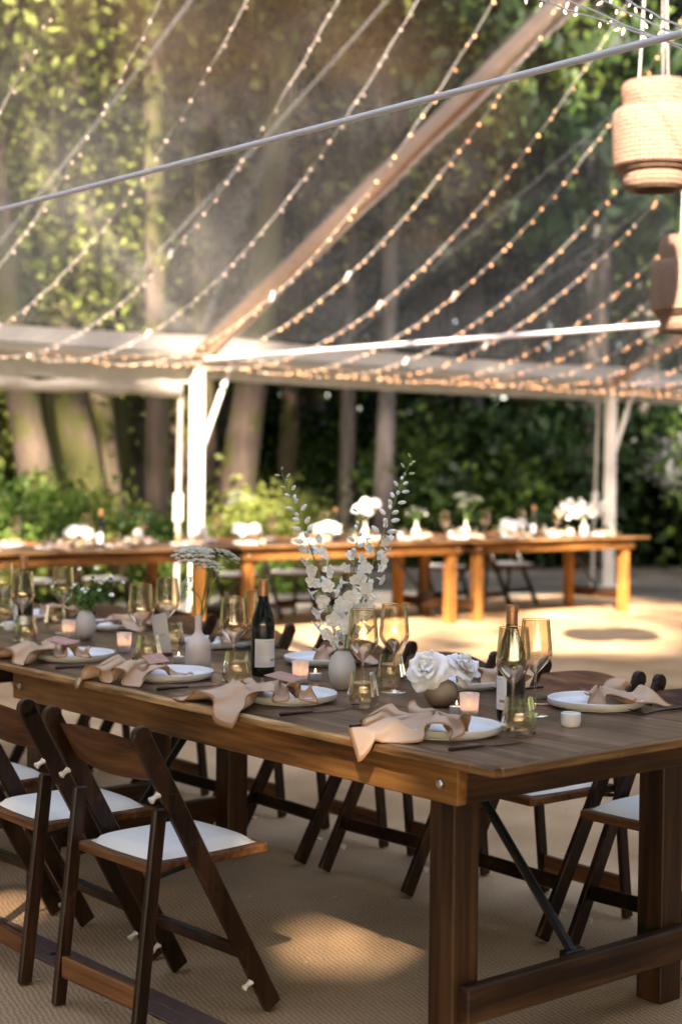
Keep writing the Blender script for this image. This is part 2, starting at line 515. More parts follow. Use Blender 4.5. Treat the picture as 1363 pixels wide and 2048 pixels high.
def vinyl_mat():
    """Clear tent vinyl: see-through, a dusty film made milkier toward the eave as painted sun haze, thin reflections."""
    m, n, l = new_mat('clear tent vinyl')
    o = nd(n, 'ShaderNodeOutputMaterial')
    geo = nd(n, 'ShaderNodeNewGeometry')
    mp = nd(n, 'ShaderNodeMapping')
    mp.inputs['Scale'].default_value = (1.6, 0.7, 0.7)
    l.new(geo.outputs['Position'], mp.inputs[0])
    ns = nd(n, 'ShaderNodeTexNoise', Scale=0.8, Detail=7.0, Roughness=0.62, Distortion=0.5)
    l.new(mp.outputs[0], ns.inputs['Vector'])
    mr = nd(n, 'ShaderNodeMapRange')
    mr.inputs['From Min'].default_value = 0.40
    mr.inputs['From Max'].default_value = 0.72
    mr.inputs['To Min'].default_value = 0.0
    mr.inputs['To Max'].default_value = 0.028
    l.new(ns.outputs['Fac'], mr.inputs['Value'])
    sp = nd(n, 'ShaderNodeSeparateXYZ')
    l.new(geo.outputs['Position'], sp.inputs[0])
    gr = nd(n, 'ShaderNodeMapRange')  # film thickens toward the eave, standing in for bright sun haze
    gr.inputs['From Min'].default_value = 4.6
    gr.inputs['From Max'].default_value = 2.5
    gr.inputs['To Min'].default_value = 0.0
    gr.inputs['To Max'].default_value = 0.24
    l.new(sp.outputs[2], gr.inputs['Value'])
    gm = nd(n, 'ShaderNodeMath', operation='MULTIPLY')
    l.new(gr.outputs[0], gm.inputs[0])
    l.new(ns.outputs['Fac'], gm.inputs[1])
    ga = nd(n, 'ShaderNodeMath', operation='ADD')
    l.new(mr.outputs[0], ga.inputs[0])
    l.new(gm.outputs[0], ga.inputs[1])
    tp = nd(n, 'ShaderNodeBsdfTransparent')
    tp.inputs['Color'].default_value = (0.95, 0.95, 0.93, 1)
    tl = nd(n, 'ShaderNodeBsdfTranslucent')
    tl.inputs['Color'].default_value = (0.85, 0.82, 0.78, 1)
    df = nd(n, 'ShaderNodeBsdfDiffuse')
    df.inputs['Color'].default_value = (0.8, 0.77, 0.73, 1)
    dm = nd(n, 'ShaderNodeMixShader', Fac=0.35)
    l.new(tl.outputs[0], dm.inputs[1])
    l.new(df.outputs[0], dm.inputs[2])
    m1 = nd(n, 'ShaderNodeMixShader')
    l.new(ga.outputs[0], m1.inputs[0])
    l.new(tp.outputs[0], m1.inputs[1])
    l.new(dm.outputs[0], m1.inputs[2])
    gl = nd(n, 'ShaderNodeBsdfGlossy', Roughness=0.12)
    fr = nd(n, 'ShaderNodeFresnel', IOR=1.35)
    fm = nd(n, 'ShaderNodeMath', operation='MULTIPLY')
    fm.inputs[1].default_value = 0.07
    l.new(fr.outputs[0], fm.inputs[0])
    bp = nd(n, 'ShaderNodeBump', Strength=0.2, Distance=0.05)
    l.new(ns.outputs['Fac'], bp.inputs['Height'])
    l.new(bp.outputs['Normal'], gl.inputs['Normal'])
    m2 = nd(n, 'ShaderNodeMixShader')
    l.new(fm.outputs[0], m2.inputs[0])
    l.new(m1.outputs[0], m2.inputs[1])
    l.new(gl.outputs[0], m2.inputs[2])
    l.new(m2.outputs[0], o.inputs[0])
    return m


M_VINYL = vinyl_mat()


def woven_mat():
    m, n, l = new_mat('woven rattan')
    o = nd(n, 'ShaderNodeOutputMaterial')
    b = nd(n, 'ShaderNodeBsdfPrincipled', Roughness=0.7)
    tc = nd(n, 'ShaderNodeTexCoord')
    sx = nd(n, 'ShaderNodeSeparateXYZ')
    l.new(tc.outputs['Object'], sx.inputs[0])
    at = nd(n, 'ShaderNodeMath', operation='ARCTAN2')
    l.new(sx.outputs[1], at.inputs[0])
    l.new(sx.outputs[0], at.inputs[1])
    au = nd(n, 'ShaderNodeMath', operation='MULTIPLY')
    au.inputs[1].default_value = 30.0
    l.new(at.outputs[0], au.inputs[0])
    av = nd(n, 'ShaderNodeMath', operation='MULTIPLY')
    av.inputs[1].default_value = 125.0
    l.new(sx.outputs[2], av.inputs[0])
    sins = []
    for op in ('ADD', 'SUBTRACT'):
        q = nd(n, 'ShaderNodeMath', operation=op)
        l.new(au.outputs[0], q.inputs[0])
        l.new(av.outputs[0], q.inputs[1])
        q2 = nd(n, 'ShaderNodeMath', operation='SINE')
        l.new(q.outputs[0], q2.inputs[0])
        sins.append(q2)
    mm0 = nd(n, 'ShaderNodeMath', operation='MULTIPLY')
    l.new(sins[0].outputs[0], mm0.inputs[0])
    l.new(sins[1].outputs[0], mm0.inputs[1])
    mm = nd(n, 'ShaderNodeMath', operation='MULTIPLY_ADD')
    mm.inputs[1].default_value = 0.5
    mm.inputs[2].default_value = 0.5
    l.new(mm0.outputs[0], mm.inputs[0])
    fz = nd(n, 'ShaderNodeTexNoise', Scale=70.0, Detail=3.0)
    l.new(tc.outputs['Object'], fz.inputs['Vector'])
    mz = nd(n, 'ShaderNodeMath', operation='MULTIPLY')
    l.new(mm.outputs[0], mz.inputs[0])
    l.new(fz.outputs['Fac'], mz.inputs[1])
    mm = nd(n, 'ShaderNodeMath', operation='MULTIPLY')
    mm.inputs[1].default_value = 1.8
    l.new(mz.outputs[0], mm.inputs[0])
    rp = ramp(n, [(0.2, (0.27, 0.155, 0.10)), (0.65, (0.58, 0.385, 0.28))])
    l.new(mm.outputs[0], rp.inputs['Fac'])
    l.new(rp.outputs[0], b.inputs['Base Color'])
    bp = nd(n, 'ShaderNodeBump', Strength=1.0, Distance=0.015)
    l.new(mm.outputs[0], bp.inputs['Height'])
    l.new(bp.outputs['Normal'], b.inputs['Normal'])
    t = nd(n, 'ShaderNodeBsdfTranslucent')
    l.new(rp.outputs[0], t.inputs['Color'])
    mx = nd(n, 'ShaderNodeMixShader', Fac=0.3)
    l.new(b.outputs[0], mx.inputs[1])
    l.new(t.outputs[0], mx.inputs[2])
    l.new(mx.outputs[0], o.inputs[0])
    return m


M_WOVEN = woven_mat()
M_WELD = cloth_mix('welded vinyl lap', (0.7, 0.67, 0.62), 0.5, rough=0.3, transp=0.72)


def label_mat():
    m, n, l = new_mat('printed bottle label')
    o = nd(n, 'ShaderNodeOutputMaterial')
    b = nd(n, 'ShaderNodeBsdfPrincipled', Roughness=0.6)
    uv = nd(n, 'ShaderNodeUVMap')
    sx = nd(n, 'ShaderNodeSeparateXYZ')
    l.new(uv.outputs[0], sx.inputs[0])
    mp = nd(n, 'ShaderNodeMapping')
    mp.inputs['Scale'].default_value = (26, 34, 1)
    l.new(uv.outputs[0], mp.inputs[0])
    ck = nd(n, 'ShaderNodeTexNoise', Scale=1.0, Detail=0.0)
    l.new(mp.outputs[0], ck.inputs['Vector'])
    wv = nd(n, 'ShaderNodeTexWave', Scale=5.3)
    wv.bands_direction = 'Y'
    l.new(uv.outputs[0], wv.inputs['Vector'])

    def band(sock, lo, hi):
        a = nd(n, 'ShaderNodeMath', operation='GREATER_THAN')
        a.inputs[1].default_value = lo
        c = nd(n, 'ShaderNodeMath', operation='LESS_THAN')
        c.inputs[1].default_value = hi
        l.new(sock, a.inputs[0])
        l.new(sock, c.inputs[0])
        q = nd(n, 'ShaderNodeMath', operation='MULTIPLY')
        l.new(a.outputs[0], q.inputs[0])
        l.new(c.outputs[0], q.inputs[1])
        return q.outputs[0]

    def mul(a, c):
        q = nd(n, 'ShaderNodeMath', operation='MULTIPLY')
        if isinstance(a, float):
            q.inputs[0].default_value = a
        else:
            l.new(a, q.inputs[0])
        if isinstance(c, float):
            q.inputs[1].default_value = c
        else:
            l.new(c, q.inputs[1])
        return q.outputs[0]

    def mx(a, c):
        q = nd(n, 'ShaderNodeMath', operation='MAXIMUM')
        l.new(a, q.inputs[0])
        l.new(c, q.inputs[1])
        return q.outputs[0]
    rows = mul(mul(band(sx.outputs[1], 0.42, 0.82), band(sx.outputs[0], 0.12, 0.9)), mul(band(wv.outputs['Fac'], 0.55, 2.0), band(ck.outputs['Fac'], 0.42, 2.0)))
    rows2 = mul(mul(band(sx.outputs[1], 0.05, 0.2), band(sx.outputs[0], 0.12, 0.8)), mul(band(wv.outputs['Fac'], 0.5, 2.0), band(ck.outputs['Fac'], 0.45, 2.0)))
    title = mul(mul(band(sx.outputs[1], 0.87, 0.93), band(sx.outputs[0], 0.4, 0.85)), band(ck.outputs['Fac'], 0.5, 2.0))
    bar = mul(band(sx.outputs[1], 0.22, 0.3), band(sx.outputs[0], 0.7, 0.92))
    ink = mx(mx(mul(rows, 0.25), mul(rows2, 0.25)), mx(mul(title, 0.45), mul(bar, 0.75)))
    mxx = nd(n, 'ShaderNodeMixRGB')
    mxx.inputs['Color1'].default_value = (0.68, 0.66, 0.66, 1)
    mxx.inputs['Color2'].default_value = (0.05, 0.05, 0.06, 1)
    l.new(ink, mxx.inputs['Fac'])
    l.new(mxx.outputs[0], b.inputs['Base Color'])
    l.new(b.outputs[0], o.inputs[0])
    return m


M_LABEL = label_mat()

# ------------------------------------------------------------------ mesh helpers


class MB:
    def __init__(s):
        s.v, s.f, s.uv = [], [], None

    def add(s, verts, faces):
        k = len(s.v)
        s.v += [tuple(v) for v in verts]
        s.f += [tuple(i + k for i in f) for f in faces]
        return s

    def box(s, c, d, ch=0.0, M=None):
        """Box centred at c with size d; chamfered edges when ch > 0."""
        bm = bmesh.new()
        bmesh.ops.create_cube(bm, size=1.0)
        for v in bm.verts:
            v.co = Vector((v.co.x * d[0], v.co.y * d[1], v.co.z * d[2]))
        if ch:
            bmesh.ops.bevel(bm, geom=bm.edges[:], offset=ch, segments=1, affect='EDGES')
        for v in bm.verts:
            if M is not None:
                v.co = M @ v.co
            v.co += Vector(c)
        bm.verts.index_update()
        s.add([v.co for v in bm.verts], [[v.index for v in f.verts] for f in bm.faces])
        bm.free()
        return s

    def bar(s, p0, p1, w, h, ch=0.0, side=(0, 1, 0)):
        """Rectangular bar from p0 to p1; w along `side`, h across."""
        p0, p1 = Vector(p0), Vector(p1)
        z = (p1 - p0)
        L = z.length
        z.normalize()
        x = Vector(side)
        x = (x - z * x.dot(z)).normalized()
        y = z.cross(x)
        M = Matrix((x, y, z)).transposed()
        return s.box((p0 + p1) / 2, (w, h, L), ch, M)

    def tube(s, pts, rad, n=8, cap=True):
        pts = [Vector(p) for p in pts]
        if not hasattr(rad, '__len__'):
            rad = [rad] * len(pts)
        k = len(s.v)
        ref = None
        for i, p in enumerate(pts):
            d = (pts[min(i + 1, len(pts) - 1)] - pts[max(i - 1, 0)]).normalized()
            if ref is None:
                ref = Vector((1, 0, 0)) if abs(d.x) < 0.9 else Vector((0, 1, 0))
            x = (ref - d * ref.dot(d)).normalized()
            ref = x
            y = d.cross(x)
            for j in range(n):
                a = 2 * math.pi * j / n
                s.v.append(tuple(p + (x * math.cos(a) + y * math.sin(a)) * rad[i]))
        for i in range(len(pts) - 1):
            for j in range(n):
                a, b = k + i * n + j, k + i * n + (j + 1) % n
                s.f.append((a, b, b + n, a + n))
        if cap:
            s.f.append(tuple(k + j for j in reversed(range(n))))
            e = k + (len(pts) - 1) * n
            s.f.append(tuple(e + j for j in range(n)))
        return s

    def lathe(s, prof, n=32, off=(0, 0, 0), phase=0.0, M=None):
        """Revolve (r, z) pairs; r = 0 makes a pole."""
        k = len(s.v)
        rows = []
        for r, z in prof:
            if r <= 1e-6:
                rows.append([len(s.v)])
                s.v.append((0, 0, z))
            else:
                rows.append(list(range(len(s.v), len(s.v) + n)))
                for j in range(n):
                    a = 2 * math.pi * j / n + phase
                    s.v.append((r * math.cos(a), r * math.sin(a), z))
        for A, B in zip(rows[:-1], rows[1:]):
            for j in range(n):
                j2 = (j + 1) % n
                if len(A) == 1 and len(B) == 1:
                    continue
                if len(A) == 1:
                    s.f.append((A[0], B[j2], B[j]))
                elif len(B) == 1:
                    s.f.append((A[j], A[j2], B[0]))
                else:
                    s.f.append((A[j], A[j2], B[j2], B[j]))
        for i in range(k, len(s.v)):
            p = Vector(s.v[i])
            if M is not None:
                p = M @ p
            s.v[i] = tuple(p + Vector(off))
        return s

    def mesh(s, name, mat, smooth=True, sharp=35):
        me = bpy.data.meshes.new(name)
        me.from_pydata(s.v, [], s.f)
        if s.uv:
            u = me.uv_layers.new(name='UVMap')
            for lp in me.loops:
                u.data[lp.index].uv = s.uv[lp.vertex_index]
        if mat:
            me.materials.append(mat)
        if smooth:
            me.polygons.foreach_set('use_smooth', [True] * len(me.polygons))
            if sharp:
                try:
                    me.set_sharp_from_angle(angle=R(sharp))
                except Exception:
                    pass
        me.update()
        return me


def obj(name, me, parent=None, loc=(0, 0, 0), rot=(0, 0, 0), scale=(1, 1, 1)):
    o = bpy.data.objects.new(name, me)
    COL.objects.link(o)
    o.location = loc
    o.rotation_euler = rot
    o.scale = scale
    if parent is not None:
        o.parent = parent
    return o


def tag(o, label=None, cat=None, group=None, kind=None):
    if label:
        o['label'] = label
    if cat:
        o['category'] = cat
    if group:
        o['group'] = group
    if kind:
        o['kind'] = kind
    return o


def thing(name, label, cat, loc=(0, 0, 0), rz=0.0, group=None):
    o = bpy.data.objects.new(name, None)
    COL.objects.link(o)
    o.empty_display_size = 0.1
    o.location = loc
    o.rotation_euler = (0, 0, rz)
    return tag(o, label, cat, group)


def copy_tree(o, parent=None):
    c = o.copy()
    COL.objects.link(c)
    c.parent = parent
    for ch in KIDS(o):
        copy_tree(ch, c)
    return c


def KIDS(o):
    return list(o.children)


def place(proto, loc, rz, label, group=None, scale=None):
    c = copy_tree(proto)
    c.location = loc
    c.rotation_euler = (0, 0, rz)
    c['label'] = label
    if group:
        c['group'] = group
    elif 'group' in c:
        del c['group']
    if scale:
        c.scale = scale
    return c


def remove_tree(o):
    for ch in KIDS(o):
        remove_tree(ch)
    bpy.data.objects.remove(o)


def np_mesh(name, verts, quads, mat, smooth=False):
    me = bpy.data.meshes.new(name)
    nv, nf = len(verts), len(quads)
    me.vertices.add(nv)
    me.vertices.foreach_set('co', np.asarray(verts, np.float32).ravel())
    me.loops.add(nf * 4)
    me.loops.foreach_set('vertex_index', np.asarray(quads, np.int32).ravel())
    me.polygons.add(nf)
    me.polygons.foreach_set('loop_start', np.arange(nf, dtype=np.int32) * 4)
    me.polygons.foreach_set('loop_total', np.full(nf, 4, np.int32))
    me.update(calc_edges=True)
    me.validate()
    me.materials.append(mat)
    return me


def leaf_cloud(name, cen, size, mat, droop=0.0):
    """Leaf-sized rhombs at the given centres, turned every way."""
    cen = np.asarray(cen, float)
    N = len(cen)
    d = rng.normal(size=(N, 3))
    d[:, 2] -= droop
    d /= np.linalg.norm(d, axis=1, keepdims=True)
    q = rng.normal(size=(N, 3))
    w = np.cross(d, q)
    w /= np.linalg.norm(w, axis=1, keepdims=True) + 1e-9
    s = (size * rng.uniform(0.6, 1.35, (N, 1)))
    nrm = np.cross(d, w)
    a = cen - d * s * 0.6
    b = cen + w * s * 0.36 + nrm * s * 0.08
    c = cen + d * s * 0.6
    e = cen - w * s * 0.36 + nrm * s * 0.08
    v = np.stack([a, b, c, e], 1).reshape(-1, 3)
    f = np.arange(N * 4).reshape(-1, 4)
    return np_mesh(name, v, f, mat)


ORD = 'first second third fourth fifth sixth seventh eighth ninth tenth eleventh twelfth thirteenth fourteenth fifteenth sixteenth seventeenth eighteenth nineteenth twentieth twenty-first twenty-second twenty-third twenty-fourth twenty-fifth twenty-sixth'.split()

# ------------------------------------------------------------------ ground
g = MB()
g.add([(-150, -150, -0.012), (150, -150, -0.012), (150, 150, -0.012), (-150, 150, -0.012)], [(0, 1, 2, 3)])
tag(obj('ground', g.mesh('ground', M_GRAV, False)), kind='structure')
# jute matting in laid widths with a strap over each seam
mat_root = thing('matting', None, None)
tag(mat_root, kind='structure')
for a, b in ((-9.0, -4.7), (-4.7, -0.195), (-0.195, 4.3), (4.3, 8.8), (8.8, 11.4)):
    m_ = MB()
    m_.add([(a + 0.002, -6, 0.0), (b - 0.002, -6, 0.0), (b - 0.002, 9.7, 0.0), (a + 0.002, 9.7, 0.0)], [(0, 1, 2, 3)])
    obj('jute_width', m_.mesh('jute_width', M_JUTE, False), mat_root)
stud = MB().lathe([(0.011, 0.0), (0.011, 0.004), (0.006, 0.006), (0, 0.006)], 12).mesh('stud', M_STUD)
for sx_ in (-4.7, -0.195, 4.3):
    st = MB()
    for q, dx in enumerate((-0.028, 0.028)):
        st.box((sx_ + dx, 1.8, 0.005), (0.054, 15.4, 0.005), 0.002)
    for dx in (-0.028, 0.028):
        o_ = obj('seam_strap', MB().box((0, 0, 0), (0.053, 15.4, 0.005), 0.002).mesh('seam_strap', M_STRAP), mat_root, (sx_ + dx, 1.8, 0.0065))
    if sx_ == -0.195:
        for y in np.arange(-1.8, 5.0, 0.42):
            obj('stud', stud, mat_root, (sx_ - 0.01 + 0.02 * random.random(), y, 0.009))

# bits of leaf and gravel dropped on the matting
bits = MB()
for i in range(420):
    x, y = rng.uniform(-1.4, 2.6), rng.uniform(-0.2, 4.2)
    s = rng.uniform(0.003, 0.011)
    a = rng.uniform(0, 6.28)
    bits.add([(x + s * math.cos(a), y + s * math.sin(a), 0.003), (x - s * 0.5 * math.sin(a), y + s * 0.5 * math.cos(a), 0.006), (x - s * math.cos(a), y - s * math.sin(a), 0.003), (x + s * 0.5 * math.sin(a), y - s * 0.5 * math.cos(a), 0.006)], [(0, 1, 2, 3)])
tag(obj('floor_litter', bits.mesh('floor_litter', plain('dry litter', (0.4, 0.36, 0.28), 0.8, 0.4, 40.0), False)), 'tiny dry leaf and stone bits scattered on the jute matting', 'litter', kind='stuff')

# ------------------------------------------------------------------ tent
EZ, EY, RY, RZ, NY = 2.45, 10.1, 4.0, 5.585, -2.1
FX = [-5.5, 0.53, 6.2, 12.27, 18.3]
tent = thing('frame_tent', 'clear-roofed frame tent with white posts and valance over the tables', 'tent', (0, 0, 0))
slope = (RZ - EZ) / (EY - RY)


def roof_z(y):
    return RZ - abs(y - RY) * slope


post_me = MB()
for q in range(1):
    post_me.box((0, 0, 1.235), (0.115, 0.115, 2.43), 0.012)
for s in (-1, 1):
    for t in (-1, 1):
        post_me.box((s * 0.0595, t * 0.028, 1.22), (0.006, 0.022, 2.3), 0.001)
        post_me.box((t * 0.028, s * 0.0595, 1.22), (0.022, 0.006, 2.3), 0.001)
post_me.box((0, 0, 0.012), (0.24, 0.24, 0.02), 0.003)
post_me = post_me.mesh('post', M_WPOST)
brace_me = MB().tube([(0, -0.05, 1.62), (0, -0.66, 2.72)], 0.03, 10).mesh('knee_brace', M_WPOST)
bracex_me = MB().tube([(0.05, 0, 1.58), (0.44, -0.05, 2.62)], 0.028, 10).mesh('knee_brace', M_WPOST)
strap_me = MB().box((0, 0, 1.15), (0.05, 0.008, 2.3), 0.002).mesh('tie_strap', M_VALANCE)
ratch_me = MB().box((0, 0, 0), (0.09, 0.05, 0.28), 0.012).mesh('ratchet', M_WPOST)
for x in FX:
    for y, s in ((EY, 1), (NY, -1)):
        po = obj('post', post_me, tent, (x, y, 0))
        obj('knee_brace', bracex_me, tent, (x, y, 0))
        so = obj('tie_strap', strap_me, tent, (x - 0.14, y + 0.14 * s, 0.0), (R(1.5) * s, 0, 0))
        obj('ratchet', ratch_me, so, (0, 0, 1.02))
    for s in (1, -1):
        ye = EY if s > 0 else NY
        rf = MB().tube([(x, ye, EZ + 0.02), (x, RY, RZ - 0.02)], 0.042, 12)
        obj('rafter', rf.mesh('rafter', M_WPOST), tent)
        # seam flap with scalloped edge
        fl = MB()
        N = 90
        L = math.hypot(RY - ye, RZ - EZ)
        for i in range(N + 1):
            t = i / N
            y, z = ye + (RY - ye) * t, EZ + (RZ - EZ) * t
            sc = 0.115 + 0.022 * abs(math.sin(math.pi * t * L / 0.16))
            dr = 0.01 * math.sin(t * 40)
            for dx, dz in ((-0.135, 0.01), (-0.07, -0.035), (0.0, -0.052), (0.07, -0.04 + dr), (sc + 0.03, 0.0 + dr)):
                fl.v.append((x + dx, y, z + dz))
        for i in range(N):
            for j in range(4):
                a = i * 5 + j
                fl.f.append((a, a + 1, a + 6, a + 5))
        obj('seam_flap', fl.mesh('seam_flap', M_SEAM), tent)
    rad = 0.0095 if x == 0.53 else 0.017
    obj('tie_bar', MB().tube([(x, EY, EZ), (x, (EY + NY) / 2, EZ - 0.02), (x, NY, EZ)], rad, 10).mesh('tie_bar', M_ALU), tent)
obj('ridge_tube', MB().tube([(FX[0], RY, RZ), (FX[-1], RY, RZ)], 0.04, 10).mesh('ridge_tube', M_WPOST), tent)
for y, s in ((EY, 1), (NY, -1)):
    obj('eave_tube', MB().tube([(FX[0], y, EZ), (FX[-1], y, EZ)], 0.036, 10).mesh('eave_tube', M_WPOST), tent)
    # white band at the foot of the roof and hanging valance, bay by bay
    for xa, xb in zip(FX[:-1], FX[1:]):
        n = 40
        va = MB()
        for i in range(n + 1):
            x = xa + (xb - xa) * i / n
            sag = 0.06 * math.sin(math.pi * i / n)
            wv = 0.012 * math.sin(i * 1.7) + 0.01 * math.sin(i * 0.6)
            low = 2.27 if not (xa == 0.53 and s > 0) else 2.2 + 0.03 * math.sin(i * 0.5)
            for yy, zz in ((y - s * 0.34, roof_z(y - s * 0.34) + 0.03 - sag * 0.6), (y - s * 0.16, roof_z(y - s * 0.16) + 0.045 - sag * 0.4), (y + s * 0.03, EZ + 0.06), (y + s * 0.06, EZ - 0.02), (y + s * (0.06 + wv), low - sag * 0.3)):
                va.v.append((x, yy, zz))
        for i in range(n):
            for j in range(4):
                a = i * 5 + j
                va.f.append((a, a + 1, a + 6, a + 5))
        obj('valance', va.mesh('valance', M_VALANCE), tent)
        if xa == 0.53 and s > 0:
            # side wall rolled up and tied under the eave
            pts, rr = [], []
            for i in range(33):
                t = i / 32
                pts.append((xa + 0.12 + (xb - xa - 0.3) * t, y + 0.1, 2.16 + 0.05 * (1 - math.sin(math.pi * t)) - 0.04 * t + 0.012 * math.sin(i * 1.3)))
                rr.append(0.062 + 0.012 * math.sin(i * 2.1) + 0.03 * max(0, t - 0.85) / 0.15)
            obj('rolled_sidewall', MB().tube(pts, rr, 14).mesh('rolled_sidewall', M_VALANCE), tent)
        # clear roof panel
        nx, ny = 18, 22
        rp_ = MB()
        for i in range(nx + 1):
            for j in range(ny + 1):
                u, t = i / nx, j / ny
                x = xa + (xb - xa) * u
                y0 = y - s * 0.3
                yy = y0 + (RY - y0) * t
                z = roof_z(yy) + 0.055 - 0.10 * math.sin(math.pi * u) * math.sin(math.pi * min(1, t * 1.0)) + 0.008 * math.sin(7 * u + 3 * t)
                rp_.v.append((x, yy, z))
        for i in range(nx):
            for j in range(ny):
                a = i * (ny + 1) + j
                rp_.f.append((a, a + 1, a + ny + 2, a + ny + 1))
        pn = obj('roof_panel', rp_.mesh('roof_panel', M_VINYL, True, 0), tent)
        # welded laps between the widths of vinyl
        for u in (0.25, 0.5, 0.75):
            ws = MB()
            for j in range(ny + 1):
                t = j / ny
                y0 = y - s * 0.3
                yy = y0 + (RY - y0) * t
                z = roof_z(yy) + 0.049 - 0.10 * math.sin(math.pi * u) * math.sin(math.pi * t) + 0.008 * math.sin(7 * u + 3 * t)
                x = xa + (xb - xa) * u
                ws.v += [(x - 0.017, yy, z), (x + 0.017, yy, z)]
            for j in range(ny):
                ws.f.append((2 * j, 2 * j + 1, 2 * j + 3, 2 * j + 2))
            obj('weld_seam', ws.mesh('weld_seam', M_WELD, True, 0), pn)

# ------------------------------------------------------------------ string lights
bulb_me = MB().lathe([(0, 0.0), (0.0035, -0.004), (0.0046, -0.011), (0.0035, -0.018), (0, -0.023)], 8).mesh('bulb', M_BULB)
dim_me = bulb_me.copy()
dim_me.materials[0] = emit('dim mini bulb', (1.0, 0.7, 0.5), 0.7)
sock_me = MB().lathe([(0.0045, 0.014), (0.0052, 0.0), (0.0048, -0.004)], 7).mesh('socket', M_SOCK)
plug_me = MB().box((0, 0, 0), (0.022, 0.03, 0.07), 0.006).mesh('connector', M_CORD)


def light_string(fn, length, label, group, plugs=(), step=0.135, me=None):
    t_ = thing('light_string', label, 'string lights', group=group)
    n = 48
    pts = [Vector(fn(i / n)) for i in range(n + 1)]
    org = pts[0].copy()
    t_.location = org
    twist = [p - org + Vector((0.004 * math.sin(i * 2.3), 0.004 * math.cos(i * 1.9), 0)) for i, p in enumerate(pts)]
    obj('cord', MB().tube(twist, 0.003, 5).mesh('cord', M_CORD), t_)
    N = int(length / step)
    for k in range(N):
        u = (k + 0.5 + random.uniform(-0.38, 0.38)) / N
        p = Vector(fn(u)) - org
        s = 1 if k % 2 else -1
        sb = random.uniform(0.75, 1.2)
        obj('bulb', (me or bulb_me) if random.random() > 0.07 else dim_me, t_, p + Vector((s * 0.016, 0, -0.006)), (random.uniform(-0.8, 0.8), s * random.uniform(0.2, 1.3), 0), (sb, sb, sb))
    for u in plugs:
        p = Vector(fn(u)) - org
        obj('connector', plug_me, t_, p, (random.uniform(0.3, 0.8), 0, 0))
    return t_


X0, DX = 2.02, 0.583
for i in range(-1, 23):
    x = X0 + DX * i
    sag = 1.05 + random.uniform(-0.06, 0.06)
    dxe = random.uniform(-0.06, 0.06)

    def far(u, x=x, sag=sag, dxe=dxe):
        return (x + dxe * u, RY + (EY - 0.05 - RY) * u, RZ - 0.06 + (EZ + 0.0 - RZ) * u - 4 * sag * u * (1 - u))
    side = ORD[6 - i] + ' pale mini-light string before the left-post rafter, ridge to far eave' if i < 7 else ORD[i - 7] + ' glowing mini-light string past the left-post rafter, ridge to far eave'
    light_string(far, 7.3, side, 'mini-light strings under the roof slope', (0.45 + 0.3 * random.random(),), me=dim_me if i < 5 else None)
for i in (4, 5, 6, 7, 8):
    x = X0 + DX * i + 0.2

    def near(u, x=x):
        return (x, RY + (NY - RY) * u, RZ - 0.06 + (EZ - RZ) * u - 4 * 0.75 * u * (1 - u))
    light_string(near, 7.0, ORD[i - 4] + ' mini-light string on the camera-side roof slope counted toward the lanterns', 'mini-light strings under the near roof slope')
for xa, xb, lab in ((0.53, 6.2, 'warm mini-light string draped along the eave where the sidewall is rolled up'), (6.2, 12.27, 'warm mini-light string draped along the eave between the two white posts')):
    def ev(u, xa=xa, xb=xb):
        return (xa + (xb - xa) * u, EY - 0.22, EZ + 0.06 - 0.16 * 4 * u * (1 - u) + 0.02 * math.sin(u * 30))
    light_string(ev, 5.8, lab, None, step=0.16)

for q, (pa_, pb_) in enumerate((((2.7, 5.2, 4.92), (0.98, 0.06, 2.46)), ((2.7, 4.94, 5.06), (1.03, 0.19, 2.5)), ((2.9, 3.53, 4.39), (0.9, 0.12, 2.5)), ((2.51, 2.8, 4.09), (0.78, 0.06, 2.5)))):
    def cr(u, pa_=Vector(pa_), pb_=Vector(pb_)):
        return pa_ + (pb_ - pa_) * u + Vector((0, 0, -0.05 * 4 * u * (1 - u)))
    light_string(cr, (Vector(pa_) - Vector(pb_)).length, ORD[q] + ' white twisted light cord running down to the near tie bar', 'light cords over the near tie bar', step=0.13, me=dim_me)

# ------------------------------------------------------------------ lanterns


def lantern(loc, rz, label, zt, s=1.0):
    t_ = thing('pendant_lantern', label, 'lantern', loc, rz)

    def band(name, prof):
        pr = [(r * s, z * s) for r, z in prof]
        inn = [(r - 0.008 * s, z) for r, z in reversed(pr)]
        return obj(name, MB().lathe(pr + inn + pr[:1], 48).mesh(name, M_WOVEN, True, 50), t_)
    band('upper_tier', [(0.190, 0.13), (0.195, 0.2), (0.197, 0.29), (0.188, 0.305)])
    band('middle_tier', [(0.215, -0.175), (0.238, -0.165), (0.245, -0.1), (0.247, 0.06), (0.243, 0.135), (0.225, 0.155), (0.192, 0.16)])
    band('lower_tier', [(0.13, -0.29), (0.16, -0.295), (0.185, -0.27), (0.19, -0.21), (0.178, -0.19)])
    band('inner_shade', [(0.125, -0.30), (0.13, -0.2), (0.13, 0.2)])
    band('rim_ring', [(0.19, -0.2), (0.215, -0.19), (0.215, -0.18), (0.19, -0.185)])
    obj('top_cap', MB().lathe([(0.19 * s, 0.296 * s), (0.1 * s, 0.30 * s), (0.02 * s, 0.31 * s), (0, 0.312 * s)], 32).mesh('top_cap', M_WOVEN), t_)
    for k in range(3):
        a = 2.1 * k
        obj('hanging_wire', MB().tube([(0.1 * s * math.cos(a), 0.1 * s * math.sin(a), 0.30 * s), (0.012 * math.cos(a), 0.012 * math.sin(a), zt - loc[2])], 0.0035, 5).mesh('hanging_wire', M_CORD), t_)
    return t_


